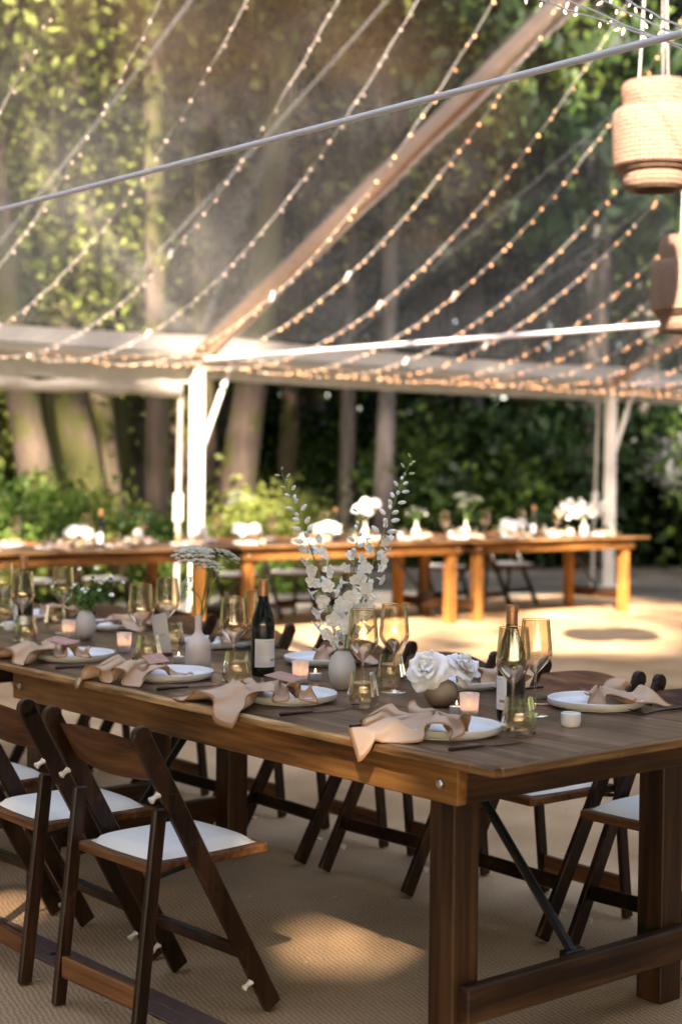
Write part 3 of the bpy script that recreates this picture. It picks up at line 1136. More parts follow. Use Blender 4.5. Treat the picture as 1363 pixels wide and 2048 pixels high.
lantern((4.655, 3.34, 3.31), 0.3, 'large tiered woven rattan pendant lantern, the higher hung of the pair', 5.5, 1.0)
lantern((5.66, 3.86, 2.60), 1.1, 'tiered woven rattan pendant lantern hung lower on long wires', 5.55, 1.0)

# ------------------------------------------------------------------ farm tables
TT, TH = 0.762, 0.022


def farm_table(name, label, loc, rz, oh0, al, oh1, W=1.02, ax=0.053, sunny=False, group=None, ah=0.097):
    """Length along local +Y from the origin corner, width along +X."""
    t_ = thing(name, label, 'table', loc, rz, group)
    Lt = oh0 + al + oh1
    ay = oh0
    n = 7
    fr = 0.022
    pw = (W - 2 * fr) / n
    for k in range(n):
        x = fr + pw * (k + 0.5)
        obj('plank', MB().box((0, 0, 0), (pw - 0.0022, Lt - 2 * fr, TH), 0.0014).mesh('plank', W_TOP), t_, (x, Lt / 2, TT - TH / 2 - 0.0005 * (k % 3)))
    # worn nosing round the edge, chipped here and there
    for x, w in ((fr / 2, fr), (W - fr / 2, fr)):
        nb = MB()
        N = 80
        s = -1 if x < 0.5 else 1
        for i in range(N + 1):
            y = fr * 0.2 + (Lt - fr * 0.4) * i / N
            j = abs(float(rng.normal())) * 0.0012
            e = x + s * (w / 2 - j)
            i_ = x - s * (w / 2 - 0.0006)
            for px, pz in ((i_, TT - 0.0004), (e - s * 0.003, TT - 0.0012 - j), (e, TT - 0.005), (e, TT - TH + 0.003), (e - s * 0.003, TT - TH), (i_, TT - TH)):
                nb.v.append((px, y, pz))
        for i in range(N):
            for j in range(6):
                a, b = i * 6 + j, i * 6 + (j + 1) % 6
                nb.f.append((a, b, b + 6, a + 6) if s > 0 else (a, a + 6, b + 6, b))
        nb.f += [tuple(range(6)), tuple(N * 6 + j for j in reversed(range(6)))]
        obj('edge_board', nb.mesh('edge_board', W_EDGE), t_)
    for y in (fr / 2, Lt - fr / 2):
        obj('edge_board', MB().box((0, 0, 0), (W - 2 * fr - 0.002, fr - 0.001, TH), 0.0035).mesh('edge_board', W_EDGEX), t_, (W / 2, y, TT - TH / 2 - 0.0006))
    zc = TT - TH - 0.001 - ah / 2
    at = 0.03
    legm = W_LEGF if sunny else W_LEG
    for x in (ax + at / 2, W - ax - at / 2):
        ap = obj('apron', MB().box((0, 0, 0), (at, al, ah), 0.003).mesh('apron', W_APR), t_, (x, ay + al / 2, zc))
        for yy in (-al / 2 + 0.055, al / 2 - 0.055):
            s = -1 if x < 0.5 else 1
            obj('bolt', MB().lathe([(0.011, 0), (0.011, 0.006), (0.007, 0.009), (0, 0.009)], 12, M=Matrix.Rotation(R(90) * s, 3, 'Y'), off=(s * at / 2, 0, 0)).mesh('bolt', M_STEEL), ap, (0, yy, -0.004))
    for y in (ay + 0.016, ay + al - 0.016):
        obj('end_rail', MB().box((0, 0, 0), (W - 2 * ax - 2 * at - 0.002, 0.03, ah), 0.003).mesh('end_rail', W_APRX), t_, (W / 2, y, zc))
    lg = 0.0855
    ztop = TT - TH - 0.001 - ah
    for y0, s in ((ay + 0.04, 1), (ay + al - 0.04, -1)):
        for x0, q in ((ax + 0.03, 1), (W - ax - 0.03, -1)):
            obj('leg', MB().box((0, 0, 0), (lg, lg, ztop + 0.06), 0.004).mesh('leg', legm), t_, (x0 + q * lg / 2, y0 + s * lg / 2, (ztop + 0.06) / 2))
        yb = y0 - s * 0.002
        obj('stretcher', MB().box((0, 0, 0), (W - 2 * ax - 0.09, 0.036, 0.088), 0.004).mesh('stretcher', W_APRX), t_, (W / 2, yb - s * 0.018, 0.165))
        br = MB().tube([(W / 2, yb + s * 0.01, 0.205), (W / 2, yb + s * 0.47, ztop + 0.04)], 0.013, 8)
        obj('brace', br.mesh('brace', M_IRON), t_)
        obj('brace_foot', MB().box((W / 2, yb + s * 0.012, 0.2), (0.07, 0.03, 0.03), 0.004).mesh('brace_foot', M_IRON), t_)
    return t_


farm_table('farm_table', 'dark stained farm table with worn honey apron, bowl of roses on it', (0, 0, 0), 0, 0.172, 2.116, 0.16)
farm_table('farm_table', 'dark stained farm table butted end to end behind the grey vase of daisies', (0, 2.452, 0), 0, 0.172, 2.116, 0.16)
FA = Vector((9.9057, 7.7584, 0))
FDY = -0.0628
FL = Vector((-math.cos(FDY), -math.sin(FDY), 0))
FN = Vector((-FL.y, FL.x, 0)) * -1
FROT = math.pi / 2 + FDY


def frow(s, d, z=TT):
    """Point on the far row: s along it from the right apron end, d across from the front apron."""
    q = FA + FL * s + FN * d
    return Vector((q.x, q.y, z))


def far_table(s0, al, oh0, oh1, label):
    p = frow(s0 - oh0, -0.053, 0)
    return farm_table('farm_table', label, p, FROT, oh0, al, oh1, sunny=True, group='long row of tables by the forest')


far_table(0.0, 2.116, 0.17, 0.06, 'sunlit honey farm table at the gravel end of the far row')
far_table(2.28, 2.38, 0.06, 0.06, 'sunlit honey farm table in the middle of the far row')
far_table(4.97, 2.4, 0.14, 0.06, 'sunlit honey farm table of the far row by the left tent post')
# ------------------------------------------------------------------ folding chairs


def make_chair():
    """Faces +X. Posts run from the top of the back down to the front feet."""
    t_ = thing('folding_chair', 'x', 'chair')
    w = 0.205
    for s in (-1, 1):
        y = s * w
        p = MB().bar((-0.214, y, 0.757), (0.203, y, 0.012), 0.021, 0.052, 0.004)
        p.lathe([(0, -0.0105), (0.0235, -0.0105), (0.026, -0.008), (0.026, 0.008), (0.0235, 0.0105), (0, 0.0105)], 16, (-0.2155, y, 0.762), M=Matrix.Rotation(R(90), 3, 'X'))
        o_ = obj('post', p.mesh('post', W_CH), t_)
        yl = s * (w - 0.024)
        obj('leg', MB().bar((-0.142, yl, 0.572), (-0.205, yl, 0.004), 0.020, 0.038, 0.004).mesh('leg', W_CH), t_)
        for x, z in ((-0.168, 0.612), (0.126, 0.088)):
            obj('bumper', MB().lathe([(0.0065, -0.016), (0.01, -0.013), (0.0065, -0.003), (0.0065, 0.003), (0.01, 0.013), (0.0065, 0.016)], 10, M=Matrix.Rotation(R(-119), 3, 'Y')).mesh('bumper', M_RUB), t_, (x - 0.006, y, z - 0.004))
        obj('hinge_bar', MB().bar((-0.155, s * (w - 0.036), 0.396), (-0.055, s * (w - 0.036), 0.412), 0.003, 0.012, 0.0008).mesh('hinge_bar', M_IRON), t_)
        for x, z in ((-0.052, 0.478), (0.012, 0.356), (-0.13, 0.61)):
            obj('rivet', MB().lathe([(0.006, 0), (0.005, 0.003), (0, 0.0035)], 10, M=Matrix.Rotation(R(-90) * s, 3, 'X')).mesh('rivet', M_IRON), t_, (x, y + s * 0.0105, z))
    # curved, crowned back board
    b = MB()
    N = 16
    dx, dz = 0.417, -0.745
    ln = math.hypot(dx, dz)
    ux, uz = dx / ln, dz / ln
    for i in range(N + 1):
        u = i / N
        y = -w + 0.011 + (2 * w - 0.022) * u
        bow = -0.03 * math.sin(math.pi * u)
        crown = 0.026 * math.sin(math.pi * u)
        for k, (al_, th) in enumerate(((0.0, 0.007), (0.0, -0.007), (0.125, -0.007), (0.125, 0.007))):
            top = 0.018 - crown if al_ == 0 else 0.125 + 0.01 * math.sin(math.pi * u)
            cx = -0.2 + ux * top + bow
            cz = 0.752 + uz * top
            b.v.append((cx - uz * th * -1, y, cz + ux * th))
    for i in range(N):
        for j in range(4):
            a, c = i * 4 + j, i * 4 + (j + 1) % 4
            b.f.append((a, c, c + 4, a + 4))
    b.f += [(0, 1, 2, 3), (N * 4 + 3, N * 4 + 2, N * 4 + 1, N * 4)]
    obj('back_board', b.mesh('back_board', W_CHB), t_)
    obj('seat', MB().box((0.03, 0, 0.418), (0.375, 2 * w - 0.075, 0.026), 0.005).mesh('seat', W_CHB), t_)
    pad = MB()
    nx, ny = 14, 12
    hx, hy = 0.172, w - 0.05
    for i in range(nx + 1):
        for j in range(ny + 1):
            a, c = -1 + 2 * i / nx, -1 + 2 * j / ny
            e = max(abs(a), abs(c))
            k = (1 - abs(a) ** 6) ** 0.5 * (1 - abs(c) ** 6) ** 0.5
            # round the corners in plan
            q = 1 - 0.06 * (a * a * c * c)
            pad.v.append((0.03 + a * hx * q, c * hy * q, 0.4325 + 0.022 * k))
    for i in range(nx):
        for j in range(ny):
            a = i * (ny + 1) + j
            pad.f.append((a, a + ny + 1, a + ny + 2, a + 1))
    obj('seat_pad', pad.mesh('seat_pad', M_PAD, True, 0), t_)
    obj('rear_stretcher', MB().box((-0.194, 0, 0.105), (0.02, 2 * w - 0.068, 0.058), 0.004).mesh('stretcher', W_CHB), t_)
    obj('front_stretcher', MB().bar((0.117, -w + 0.011, 0.165), (0.117, w - 0.011, 0.165), 0.045, 0.018, 0.004, (0.5, 0, -0.86)).mesh('stretcher', W_CH), t_)
    return t_


CH = make_chair()
G_F = 'folding chairs along the near side of the front table'
G_B = 'folding chairs along the far side of the front table'
place(CH, (-0.185, 1.02, 0), 0.03, 'dark walnut folding chair with cream pad, its whole frame clear of other chairs')
place(CH, (-0.175, 1.57, 0), -0.03, 'walnut folding chair with cream pad, second along, half hidden by the chair beside it')
place(CH, (-0.185, 2.13, 0), 0.02, 'walnut folding chair third along the camera side of the front table')
place(CH, (-0.19, 2.72, 0), 0.0, 'walnut folding chair at the daisy vase table, camera side', G_F)
for y, rz, lab in ((0.47, 0.05, 'walnut folding chair facing the uncovered white plate at the table end'), (0.98, -0.03, 'walnut folding chair across the table behind the white roses'), (1.61, 0.04, 'walnut folding chair across the table behind the delphinium vase'), (2.14, -0.04, 'walnut folding chair across the table behind the dark wine bottle'), (2.76, 0.02, 'walnut folding chair across the table behind the pink bottle vase'), (3.3, -0.02, 'walnut folding chair across the table behind the daisy vase'), (3.9, 0.0, 'walnut folding chair on the far side of the second front table')):
    place(CH, (1.215, y, 0), math.pi + rz, lab)
for k, (s, a) in enumerate(((0.55, 0.1), (1.45, -0.1), (2.75, 0.05), (3.35, -0.05), (3.95, 0.1), (5.3, 0.0), (5.9, 0.1), (6.5, -0.1))):
    p = frow(s, 1.24, 0)
    place(CH, p, FROT + math.pi + a, ORD[k] + ' folding chair from the gravel end, pushed in behind the far row', 'folding chairs behind the far tables')
remove_tree(CH)

# ------------------------------------------------------------------ tableware protos


def lathe_thing(name, cat, parts):
    t_ = thing(name, 'x', cat)
    for pn, prof, mat, n, smooth in parts:
        obj(pn, MB().lathe(prof, n).mesh(pn, mat, smooth > 0, smooth), t_)
    return t_


plate = lathe_thing('dinner_plate', 'plate', [('dish', [(0, 0.009), (0.10, 0.0085), (0.121, 0.0095), (0.1265, 0.013), (0.1275, 0.024), (0.130, 0.0255), (0.1328, 0.024), (0.1325, 0.012), (0.127, 0.006), (0.11, 0.004), (0, 0.004)], M_PLATE, 64, 60), ('foot_ring', [(0.1, 0.0045), (0.106, 0.004), (0.107, 0.0), (0.101, 0.0)], M_PLATE, 48, 60)])
wine = thing('wine_glass', 'x', 'wine glass')
obj('bowl', MB().lathe([(0.0365, 0.257), (0.0405, 0.215), (0.0435, 0.182), (0.0447, 0.168), (0.0425, 0.158), (0.033, 0.143), (0.018, 0.126), (0.007, 0.115), (0.0045, 0.112)], 48).mesh('bowl', M_AMBER, True, 40), wine)
obj('rim', MB().lathe([(0.0368, 0.256), (0.0370, 0.2575), (0.0363, 0.2575), (0.0361, 0.256)], 48).mesh('rim', M_RIM), wine)
obj('stem', MB().lathe([(0.0047, 0.114), (0.0034, 0.09), (0.0032, 0.04), (0.0042, 0.012), (0.008, 0.006)], 14).mesh('stem', M_STEM), wine)
obj('foot', MB().lathe([(0.006, 0.007), (0.02, 0.0035), (0.037, 0.0018), (0.038, 0.001), (0.037, 0.0003), (0, 0.0003)], 40).mesh('foot', M_STEM), wine)
tumb = thing('tumbler', 'x', 'tumbler')
obj('glass_wall', MB().lathe([(0.0335, 0.1), (0.038, 0.07), (0.0455, 0.034), (0.040, 0.016), (0.031, 0.001), (0, 0.001)], 8).mesh('glass_wall', M_TUMB, False), tumb)
obj('inner_wall', MB().lathe([(0.0318, 0.0995), (0.036, 0.07), (0.043, 0.035), (0.036, 0.018), (0.0, 0.010)], 24).mesh('inner_wall', M_TUMB, True, 40), tumb)
obj('water', MB().lathe([(0, 0.069), (0.0345, 0.069), (0.0355, 0.066), (0.042, 0.036), (0.035, 0.019), (0, 0.0115)], 24).mesh('water', M_WATER, True, 40), tumb)
bott = thing('wine_bottle', 'x', 'bottle')
obj('glass_body', MB().lathe([(0, 0.003), (0.033, 0.0), (0.0365, 0.005), (0.0372, 0.02), (0.0372, 0.16), (0.0365, 0.172), (0.031, 0.195), (0.021, 0.222), (0.0155, 0.243), (0.0145, 0.26), (0.0145, 0.30), (0, 0.30)], 40).mesh('glass_body', M_BOT, True, 40), bott)
obj('foil_capsule', MB().lathe([(0.0150, 0.238), (0.0151, 0.285), (0.0150, 0.286), (0.0164, 0.287), (0.0164, 0.2995), (0.0155, 0.302), (0, 0.302)], 28).mesh('foil_capsule', M_CAPS, True, 30), bott)
lb = MB()
n = 20
uvs = []
for i in range(n + 1):
    a = -1.0 + 2.0 * i / n
    for z, v in ((0.03, 0), (0.118, 1)):
        lb.v.append((0.0378 * math.cos(a), 0.0378 * math.sin(a), z))
        uvs.append((1 - i / n if False else i / n, v))
for i in range(n):
    lb.f.append((2 * i, 2 * i + 2, 2 * i + 3, 2 * i + 1))
lb.uv = uvs
obj('paper_label', lb.mesh('paper_label', M_LABEL, True, 0), bott)
votive = lathe_thing('votive_candle', 'candle', [('frosted_cup', [(0, 0.0), (0.0205, 0.0), (0.0225, 0.003), (0.0262, 0.066), (0.0266, 0.068), (0.0246, 0.068), (0.021, 0.008), (0, 0.008)], M_FROST, 32, 40), ('wax', [(0.0195, 0.009), (0.021, 0.026), (0, 0.0255)], M_WAX, 24, 40), ('flame', [(0, 0.028), (0.0035, 0.033), (0.0042, 0.038), (0.0022, 0.046), (0, 0.052)], M_FLAME, 12, 0)])
tea = lathe_thing('tealight', 'tealight', [('cup', [(0, 0), (0.0185, 0), (0.0195, 0.002), (0.0195, 0.021), (0.0175, 0.021), (0.0173, 0.017), (0, 0.017)], M_VGREY, 28, 40), ('wax', [(0.0170, 0.0172), (0.017, 0.0195), (0, 0.019)], M_WAX, 20, 40), ('wick', [(0.0008, 0.019), (0.0008, 0.025), (0, 0.025)], M_STUD, 6, 0), ('flame', [(0, 0.023), (0.0022, 0.027), (0.0012, 0.033), (0, 0.036)], M_FLAME, 8, 0)])
ctea = lathe_thing('ceramic_tealight', 'tealight', [('cup', [(0, 0.003), (0.019, 0.0), (0.0235, 0.004), (0.0255, 0.012), (0.0258, 0.034), (0.0245, 0.0355), (0.022, 0.034), (0.0215, 0.026), (0, 0.026)], M_PLATE, 32, 40), ('wax', [(0.0212, 0.0262), (0.0212, 0.031), (0, 0.0305)], M_WAX, 24, 40)])


def cutlery_knife():
    t_ = thing('knife', 'x', 'knife')
    obj('handle', MB().tube([(0, 0, 0.005), (0.004, 0, 0.0055), (0.05, 0, 0.0055), (0.1, 0, 0.005)], [0.0048, 0.0056, 0.0048, 0.0034], 10).mesh('handle', M_CUT), t_)
    b_ = MB()
    pr = [(0.098, 0.003), (0.115, 0.0055), (0.17, 0.0075), (0.2, 0.006), (0.214, 0.001)]
    for x, w in pr:
        b_.v += [(x, -w * 0.6, 0.0022), (x, w, 0.0022), (x, w, 0.0042), (x, -w * 0.6, 0.0036)]
    for i in range(len(pr) - 1):
        for j in range(4):
            a, c = i * 4 + j, i * 4 + (j + 1) % 4
            b_.f.append((a, c, c + 4, a + 4))
    b_.f += [(0, 1, 2, 3), (19, 18, 17, 16)]
    obj('blade', b_.mesh('blade', M_CUT, False), t_)
    return t_


def cutlery_fork():
    t_ = thing('fork', 'x', 'fork')
    obj('handle', MB().tube([(0, 0, 0.006), (0.05, 0, 0.006), (0.1, 0, 0.0045), (0.125, 0, 0.003)], [0.005, 0.0044, 0.003, 0.0026], 8).mesh('handle', M_CUT), t_)
    hd = MB()
    pr = [(0.123, 0.003, 0.0025), (0.135, 0.009, 0.0015), (0.15, 0.0115, 0.003), (0.157, 0.0115, 0.005)]
    for x, w, z in pr:
        hd.v += [(x, -w, z), (x, w, z), (x, w, z + 0.0022), (x, -w, z + 0.0022)]
    for i in range(len(pr) - 1):
        for j in range(4):
            a, c = i * 4 + j, i * 4 + (j + 1) % 4
            hd.f.append((a, c, c + 4, a + 4))
    hd.f += [(0, 1, 2, 3), (15, 14, 13, 12)]
    obj('head', hd.mesh('head', M_CUT, False), t_)
    for k in range(4):
        y = -0.0095 + 0.0063 * k
        obj('tine', MB().tube([(0.156, y, 0.006), (0.175, y, 0.011), (0.192, y, 0.0175)], [0.0017, 0.0015, 0.0008], 6).mesh('tine', M_CUT), t_)
    return t_


knife, fork = cutlery_knife(), cutlery_fork()


def napkin(name, label, cx, cy_, face, seed, length=0.24, back=0.10, span=1.75, group=None, folds=3.3, edge_x=None, z0=TT, res=(130, 26)):
    """Square napkin pinched at the middle and fanned out in soft loops over its plate. `face` is the world angle it fans toward."""
    rs = np.random.default_rng(seed)
    t_ = thing(name, label, 'napkin', (cx, cy_, z0), 0, group)
    na, nr = res
    ph = rs.uniform(0, 6.28)
    ph2 = rs.uniform(0, 6.28)
    b = MB()
    uv = []
    for i in range(na + 1):
        u = -1 + 2 * i / na
        th = u * span
        w = 0.5 * (1 + math.cos(min(abs(u) * 1.15, 1) * math.pi))
        Lr = back + (length - back) * w ** 0.8
        qa = 1.45 * th + ph2
        Lr *= 0.82 / max(abs(math.cos(qa)), abs(math.sin(qa)))
        for j in range(nr + 1):
            r = j / nr
            k = folds * math.pi * (u + 0.1 * math.sin(4.3 * u + ph2)) + ph
            amp = r ** 1.1
            thd = th + amp * 0.85 / folds * math.sin(2 * k) * 0.5
            d = Lr * (0.06 + 0.94 * r)
            x, y = d * math.cos(thd + face), d * math.sin(thd + face)
            # what it lies on: plate well, rim, table, then over the edge
            dd = math.hypot(x, y)
            if dd < 0.115:
                s = 0.013
            elif dd < 0.138:
                s = 0.013 + 0.0155 * (dd - 0.115) / 0.023
            else:
                s = max(0.003, 0.0285 - (dd - 0.138) * 0.5)
            hump = 0.026 * math.exp(-(r / 0.42) ** 2) + 0.006
            rip = (0.5 + 0.5 * math.cos(k)) ** 0.8 * (0.028 * amp + 0.010) * (1 + 0.4 * math.sin(2.7 * u + ph))
            z = s + hump * (1 - 0.55 * r) + rip * (1 - 0.35 * max(0, r - 0.6)) + 0.003 * math.sin(9 * u + 7 * r + ph2)
            if r > 0.65:
                z -= (r - 0.65) * 0.028 * (1 - math.cos(k)) * 0.5
            z = max(z, s)
            if edge_x is not None and cx + x < edge_x - 0.004:
                ov = edge_x - 0.004 - (cx + x)
                z -= ov * 1.1
                x = edge_x - 0.004 - ov * 0.55 - cx
            b.v.append((x, y, z))
            uv.append((i / na, r))
    for i in range(na):
        for j in range(nr):
            a = i * (nr + 1) + j
            b.f.append((a, a + nr + 1, a + nr + 2, a + 1))
    # second, lower leaf of the fold peeping out beneath
    b.uv = uv
    o_ = obj('linen', b.mesh('linen', M_NAP, True, 0), t_)
    md = o_.modifiers.new('thickness', 'SOLIDIFY')
    md.thickness = 0.0010
    md.offset = 1
    return t_


def menu_card(cx, cy_, z, rz, tilt, label):
    t_ = thing('menu_card', label, 'card', (cx, cy_, z), 0)
    t_.rotation_euler = (tilt[0], tilt[1], rz)
    obj('card_sheet', MB().box((0, 0, 0), (0.062, 0.112, 0.0008)).mesh('card_sheet', M_MENU, False), t_)
    tx = MB()
    y = -0.034
    rr = random.Random(int(cx * 1000))
    while y < 0.034:
        w = rr.uniform(0.0015, 0.0035)
        h = rr.uniform(0.0025, 0.0042)
        if rr.random() > 0.12:
            tx.add([(-h / 2, y, 0.0006), (h / 2, y, 0.0006), (h / 2, y + 0.0007, 0.0006), (-h / 2, y + 0.0007, 0.0006)], [(0, 1, 2, 3)])
            q = rr.choice((-h / 2, h / 2 - 0.0007, 0))
            tx.add([(q, y + 0.0007, 0.0006), (q + 0.0007, y + 0.0007, 0.0006), (q + 0.0007, y + w, 0.0006), (q, y + w, 0.0006)], [(0, 1, 2, 3)])
        y += w + 0.0015
    o_ = obj('lettering', tx.mesh('lettering', M_INK, False), t_)
    o_['kind'] = 'stuff'
    return t_


# ------------------------------------------------------------------ near place settings
front = [(0.235, 2.235, 'linen napkin with a menu card at the pink-vase end of the table', 11), (0.225, 1.645, 'linen napkin fanned under a menu card in front of the pink bottle vase', 12), (0.235, 1.06, 'linen napkin hanging its corner over the table edge below the votive', 29), (0.215, 0.40, 'linen napkin fanned toward the table edge in front of the rose bowl, no card', 14)]
lab_p = ['white plate under the napkin farthest along the near edge of the table', 'white plate under the carded napkin before the pink bottle vase', 'white plate under the napkin that hangs over the table edge', 'white plate under the cardless napkin before the rose bowl']
for k, (x, y, lab, seed) in enumerate(front):
    px = x + 0.025
    place(plate, (px, y, TT), 0, lab_p[k])
    napkin('napkin', lab, px - 0.02, y + 0.02, math.pi - 0.12, seed, 0.25 if k != 2 else 0.30, 0.15, 1.75, folds=5.2, edge_x=0.0)
    kx = 0.066
    ky = y - 0.205 + (0.02 if k == 3 else 0)
    place(knife, (kx, ky, TT), -0.14, ['dark bronze knife beside the farthest near-edge plate', 'dark bronze knife beside the carded napkin before the pink vase', 'dark bronze knife beside the napkin that hangs over the edge', 'dark bronze knife beside the cardless napkin at the table corner'][k])
    place(fork, (0.085, y + 0.19, TT), 0.12, ['dark fork lying past the farthest near-edge napkin', 'dark fork between the two carded napkins', 'dark fork between the overhanging napkin and the pink-vase setting', 'dark fork beside the cardless napkin under the grey vase'][k])
    place(knife, (0.40, y - 0.14, TT), 0.9, ['dark dessert knife behind the farthest near-edge plate', 'dark dessert knife behind the plate before the pink vase', 'dark dessert knife behind the plate with the overhanging napkin', 'dark dessert knife behind the plate before the rose bowl'][k], scale=(0.7, 0.8, 0.8))
menu_card(0.215, 2.245, TT + 0.064, 0.25, (0.1, -0.15), 'terracotta menu card on the farthest near-edge napkin')
menu_card(0.195, 1.645, TT + 0.065, -0.35, (0.12, -0.13), 'terracotta menu card on the napkin before the pink bottle vase')
menu_card(0.255, 1.075, TT + 0.066, 0.1, (0.08, -0.12), 'terracotta menu card on the napkin that hangs over the table edge')
back = [(0.92, 0.472, 'linen napkin folded on the fully seen plate at the table end', 21), (0.90, 0.985, 'linen napkin folded behind the white roses', 22), (0.92, 1.662, 'linen napkin folded behind the grey delphinium vase', 23), (0.935, 2.27, 'linen napkin folded behind the dark bottle and wine glass', 24), (0.945, 3.03, 'linen napkin folded behind the leaning grey card', 25), (0.92, 3.58, 'linen napkin folded behind the glass by the daisies', 26)]
for k, (x, y, lab, seed) in enumerate(back):
    x = min(x, 0.875)
    place(plate, (x, y, TT), 0, lab.replace('linen napkin folded', 'white plate holding a napkin'))
    napkin('napkin', lab, x + 0.01, y, -0.95, seed, 0.185, 0.13, 1.9, folds=3.4, res=(80, 20))
    place(fork, (x + 0.14, y - 0.185, TT), math.pi - 0.1, lab.replace('linen napkin folded', 'dark fork beside the napkin'))
    place(knife, (x + 0.10, y + 0.185, TT), math.pi + 0.05, lab.replace('linen napkin folded', 'dark knife beside the napkin'))
ck = thing('butter_knife', 'copper bladed butter knife lying behind the wine glasses at the table end', 'knife', (0.72, 0.62, TT), -0.65)
obj('blade', MB().box((0.055, 0, 0.003), (0.11, 0.014, 0.003), 0.001).mesh('blade', M_CUTL), ck)
obj('handle', MB().tube([(0.108, 0, 0.004), (0.2, 0, 0.005)], [0.003, 0.005], 8).mesh('handle', M_CUT), ck)
# glasses
for x, y, lab in ((0.431, 0.947, 'amber wine glass half in front of the delphinium blooms'), (0.609, 1.013, 'amber wine glass between the delphinium vase and the roses'), (0.375, 1.488, 'amber wine glass just beside the dark wine bottle'), (0.591, 1.656, 'amber wine glass standing behind the dark wine bottle'), (0.414, 2.071, 'amber wine glass with a gold rim before the leaning grey card'), (0.654, 2.274, 'amber wine glass behind the leaning grey card'), (0.415, 0.347, 'amber wine glass in front of the bottle at the table end'), (0.621, 0.463, 'amber wine glass behind the bottle at the table end'), (0.385, 2.835, 'amber wine glass before the bottle at the daisy end'), (0.596, 3.388, 'amber wine glass farthest along the second table'), (0.65, 2.997, 'amber wine glass behind the daisy bouquet')):
    place(wine, (x, y, TT), random.uniform(0, 6), lab)
for x, y, lab in ((0.342, 0.841, 'faceted tumbler of water in front of the wine glass by the grey vase'), (0.674, 1.10, 'faceted tumbler of water behind the delphinium vase'), (0.338, 1.419, 'faceted tumbler of water beside the wine bottle with printed label'), (0.671, 2.262, 'faceted tumbler of water behind the leaning grey card'), (0.369, 1.955, 'faceted tumbler of water in front of the leaning grey card'), (0.341, 0.256, 'faceted tumbler of water in front of the bottle at the table end'), (0.364, 2.769, 'faceted tumbler of water before the bottle at the daisy end'), (0.668, 3.515, 'faceted tumbler of water farthest along the second table'), (0.66, 3.07, 'faceted tumbler of water behind the votive by the daisies')):
    place(tumb, (x, y, TT), random.uniform(0, 6), lab)
for x, y, rz, lab in ((0.518, 1.527, -1.95, 'dark wine bottle with a white printed label and copper capsule'), (0.514, 0.449, 2.6, 'dark wine bottle with copper capsule between glasses at the table end'), (0.498, 3.035, 2.6, 'dark wine bottle with copper capsule at the daisy end')):
    place(bott, (x, y, TT), rz, lab)
for x, y, lab in ((0.507, 1.324, 'lit frosted votive candle between the bottle and the grey vase'), (0.499, 2.309, 'lit frosted votive candle left of the gold-rimmed wine glass'), (0.438, 0.526, 'lit frosted votive candle beside the bowl of roses'), (0.568, 2.813, 'lit frosted votive candle beside the vase of daisies')):
    place(votive, (x, y, TT), 0, lab)
for x, y, lab in ((0.586, 1.349, 'small grey tealight burning beside the frosted votive'), (0.488, 1.952, 'small tealight burning beside the pink bottle vase'), (0.47, 0.606, 'small tealight half hidden behind the votive by the roses')):
    place(tea, (x, y, TT), 0, lab)
place(ctea, (0.563, 0.285, TT), 0, 'white ceramic tealight alone near the table end')
place(ctea, (0.508, 3.163, TT), 0, 'white ceramic tealight beside the bottle at the daisy end')
# table number card leaning in a tiny holder
cs = thing('standing_card', 'pale grey card standing tilted among the wine glasses', 'card', (0.55, 2.13, TT), YAW * -1 + 0.3)
M_ = Matrix.Rotation(0.22, 3, 'Y')
obj('card_sheet', MB().box((0, 0, 0.075), (0.052, 0.0012, 0.15), 0, ).mesh('card_sheet', M_CARD, False), cs, (0, 0, 0), (0.1, -0.17, 0))
obj('holder', MB().box((0, 0, 0.006), (0.05, 0.03, 0.012), 0.002).mesh('holder', W_CHB), cs)
bt = MB()
for k in range(5):
    bt.add([(-0.012 + 0.005 * k, -0.0012, 0.07), (-0.0085 + 0.005 * k, -0.0012, 0.07), (-0.0085 + 0.005 * k, -0.0012, 0.078), (-0.012 + 0.005 * k, -0.0012, 0.078)], [(0, 1, 2, 3)])
o_ = obj('lettering', bt.mesh('lettering', plain('grey print', (0.38, 0.37, 0.36), 0.8), False), cs, (0, 0, 0), (0.1, -0.17, 0))
o_['kind'] = 'stuff'

# ------------------------------------------------------------------ vases and flowers
egg = [(0, 0.0), (0.017, 0.0), (0.026, 0.008), (0.0355, 0.026), (0.0408, 0.05), (0.0395, 0.074), (0.033, 0.096), (0.022, 0.112), (0.0125, 0.1175), (0.010, 0.1165), (0.012, 0.1), (0, 0.09)]


def vase(name, label, prof, mat, loc, s=1.0):
    o = obj(name, MB().lathe([(r * s, z * s) for r, z in prof], 48).mesh(name, mat, True, 60), None, loc)
    return tag(o, label, 'vase')


vase('bud_vase', 'egg-shaped matt grey vase holding the white delphiniums', egg, M_VGREY, (0.513, 1.134, TT))
vase('bud_vase', 'egg-shaped matt grey vase holding the small daisies', egg, M_VGREY, (0.585, 2.717, TT), 0.96)
vase('bottle_vase', 'narrow-necked blush pink bottle vase holding lacy umbels', [(0, 0), (0.037, 0.0), (0.0405, 0.003), (0.0415, 0.008), (0.0418, 0.06), (0.0405, 0.078), (0.034, 0.092), (0.022, 0.104), (0.0135, 0.114), (0.011, 0.126), (0.0115, 0.168), (0.0105, 0.170), (0.0085, 0.168), (0.0085, 0.12), (0, 0.11)], M_VPINK, (0.466, 1.807, TT))
vase('bowl_vase', 'round taupe bowl vase holding two white roses', [(0, 0), (0.022, 0.0), (0.036, 0.008), (0.0465, 0.026), (0.0488, 0.04), (0.045, 0.056), (0.035, 0.068), (0.022, 0.0735), (0.019, 0.073), (0.021, 0.06), (0, 0.05)], M_VTAN, (0.533, 0.734, TT))

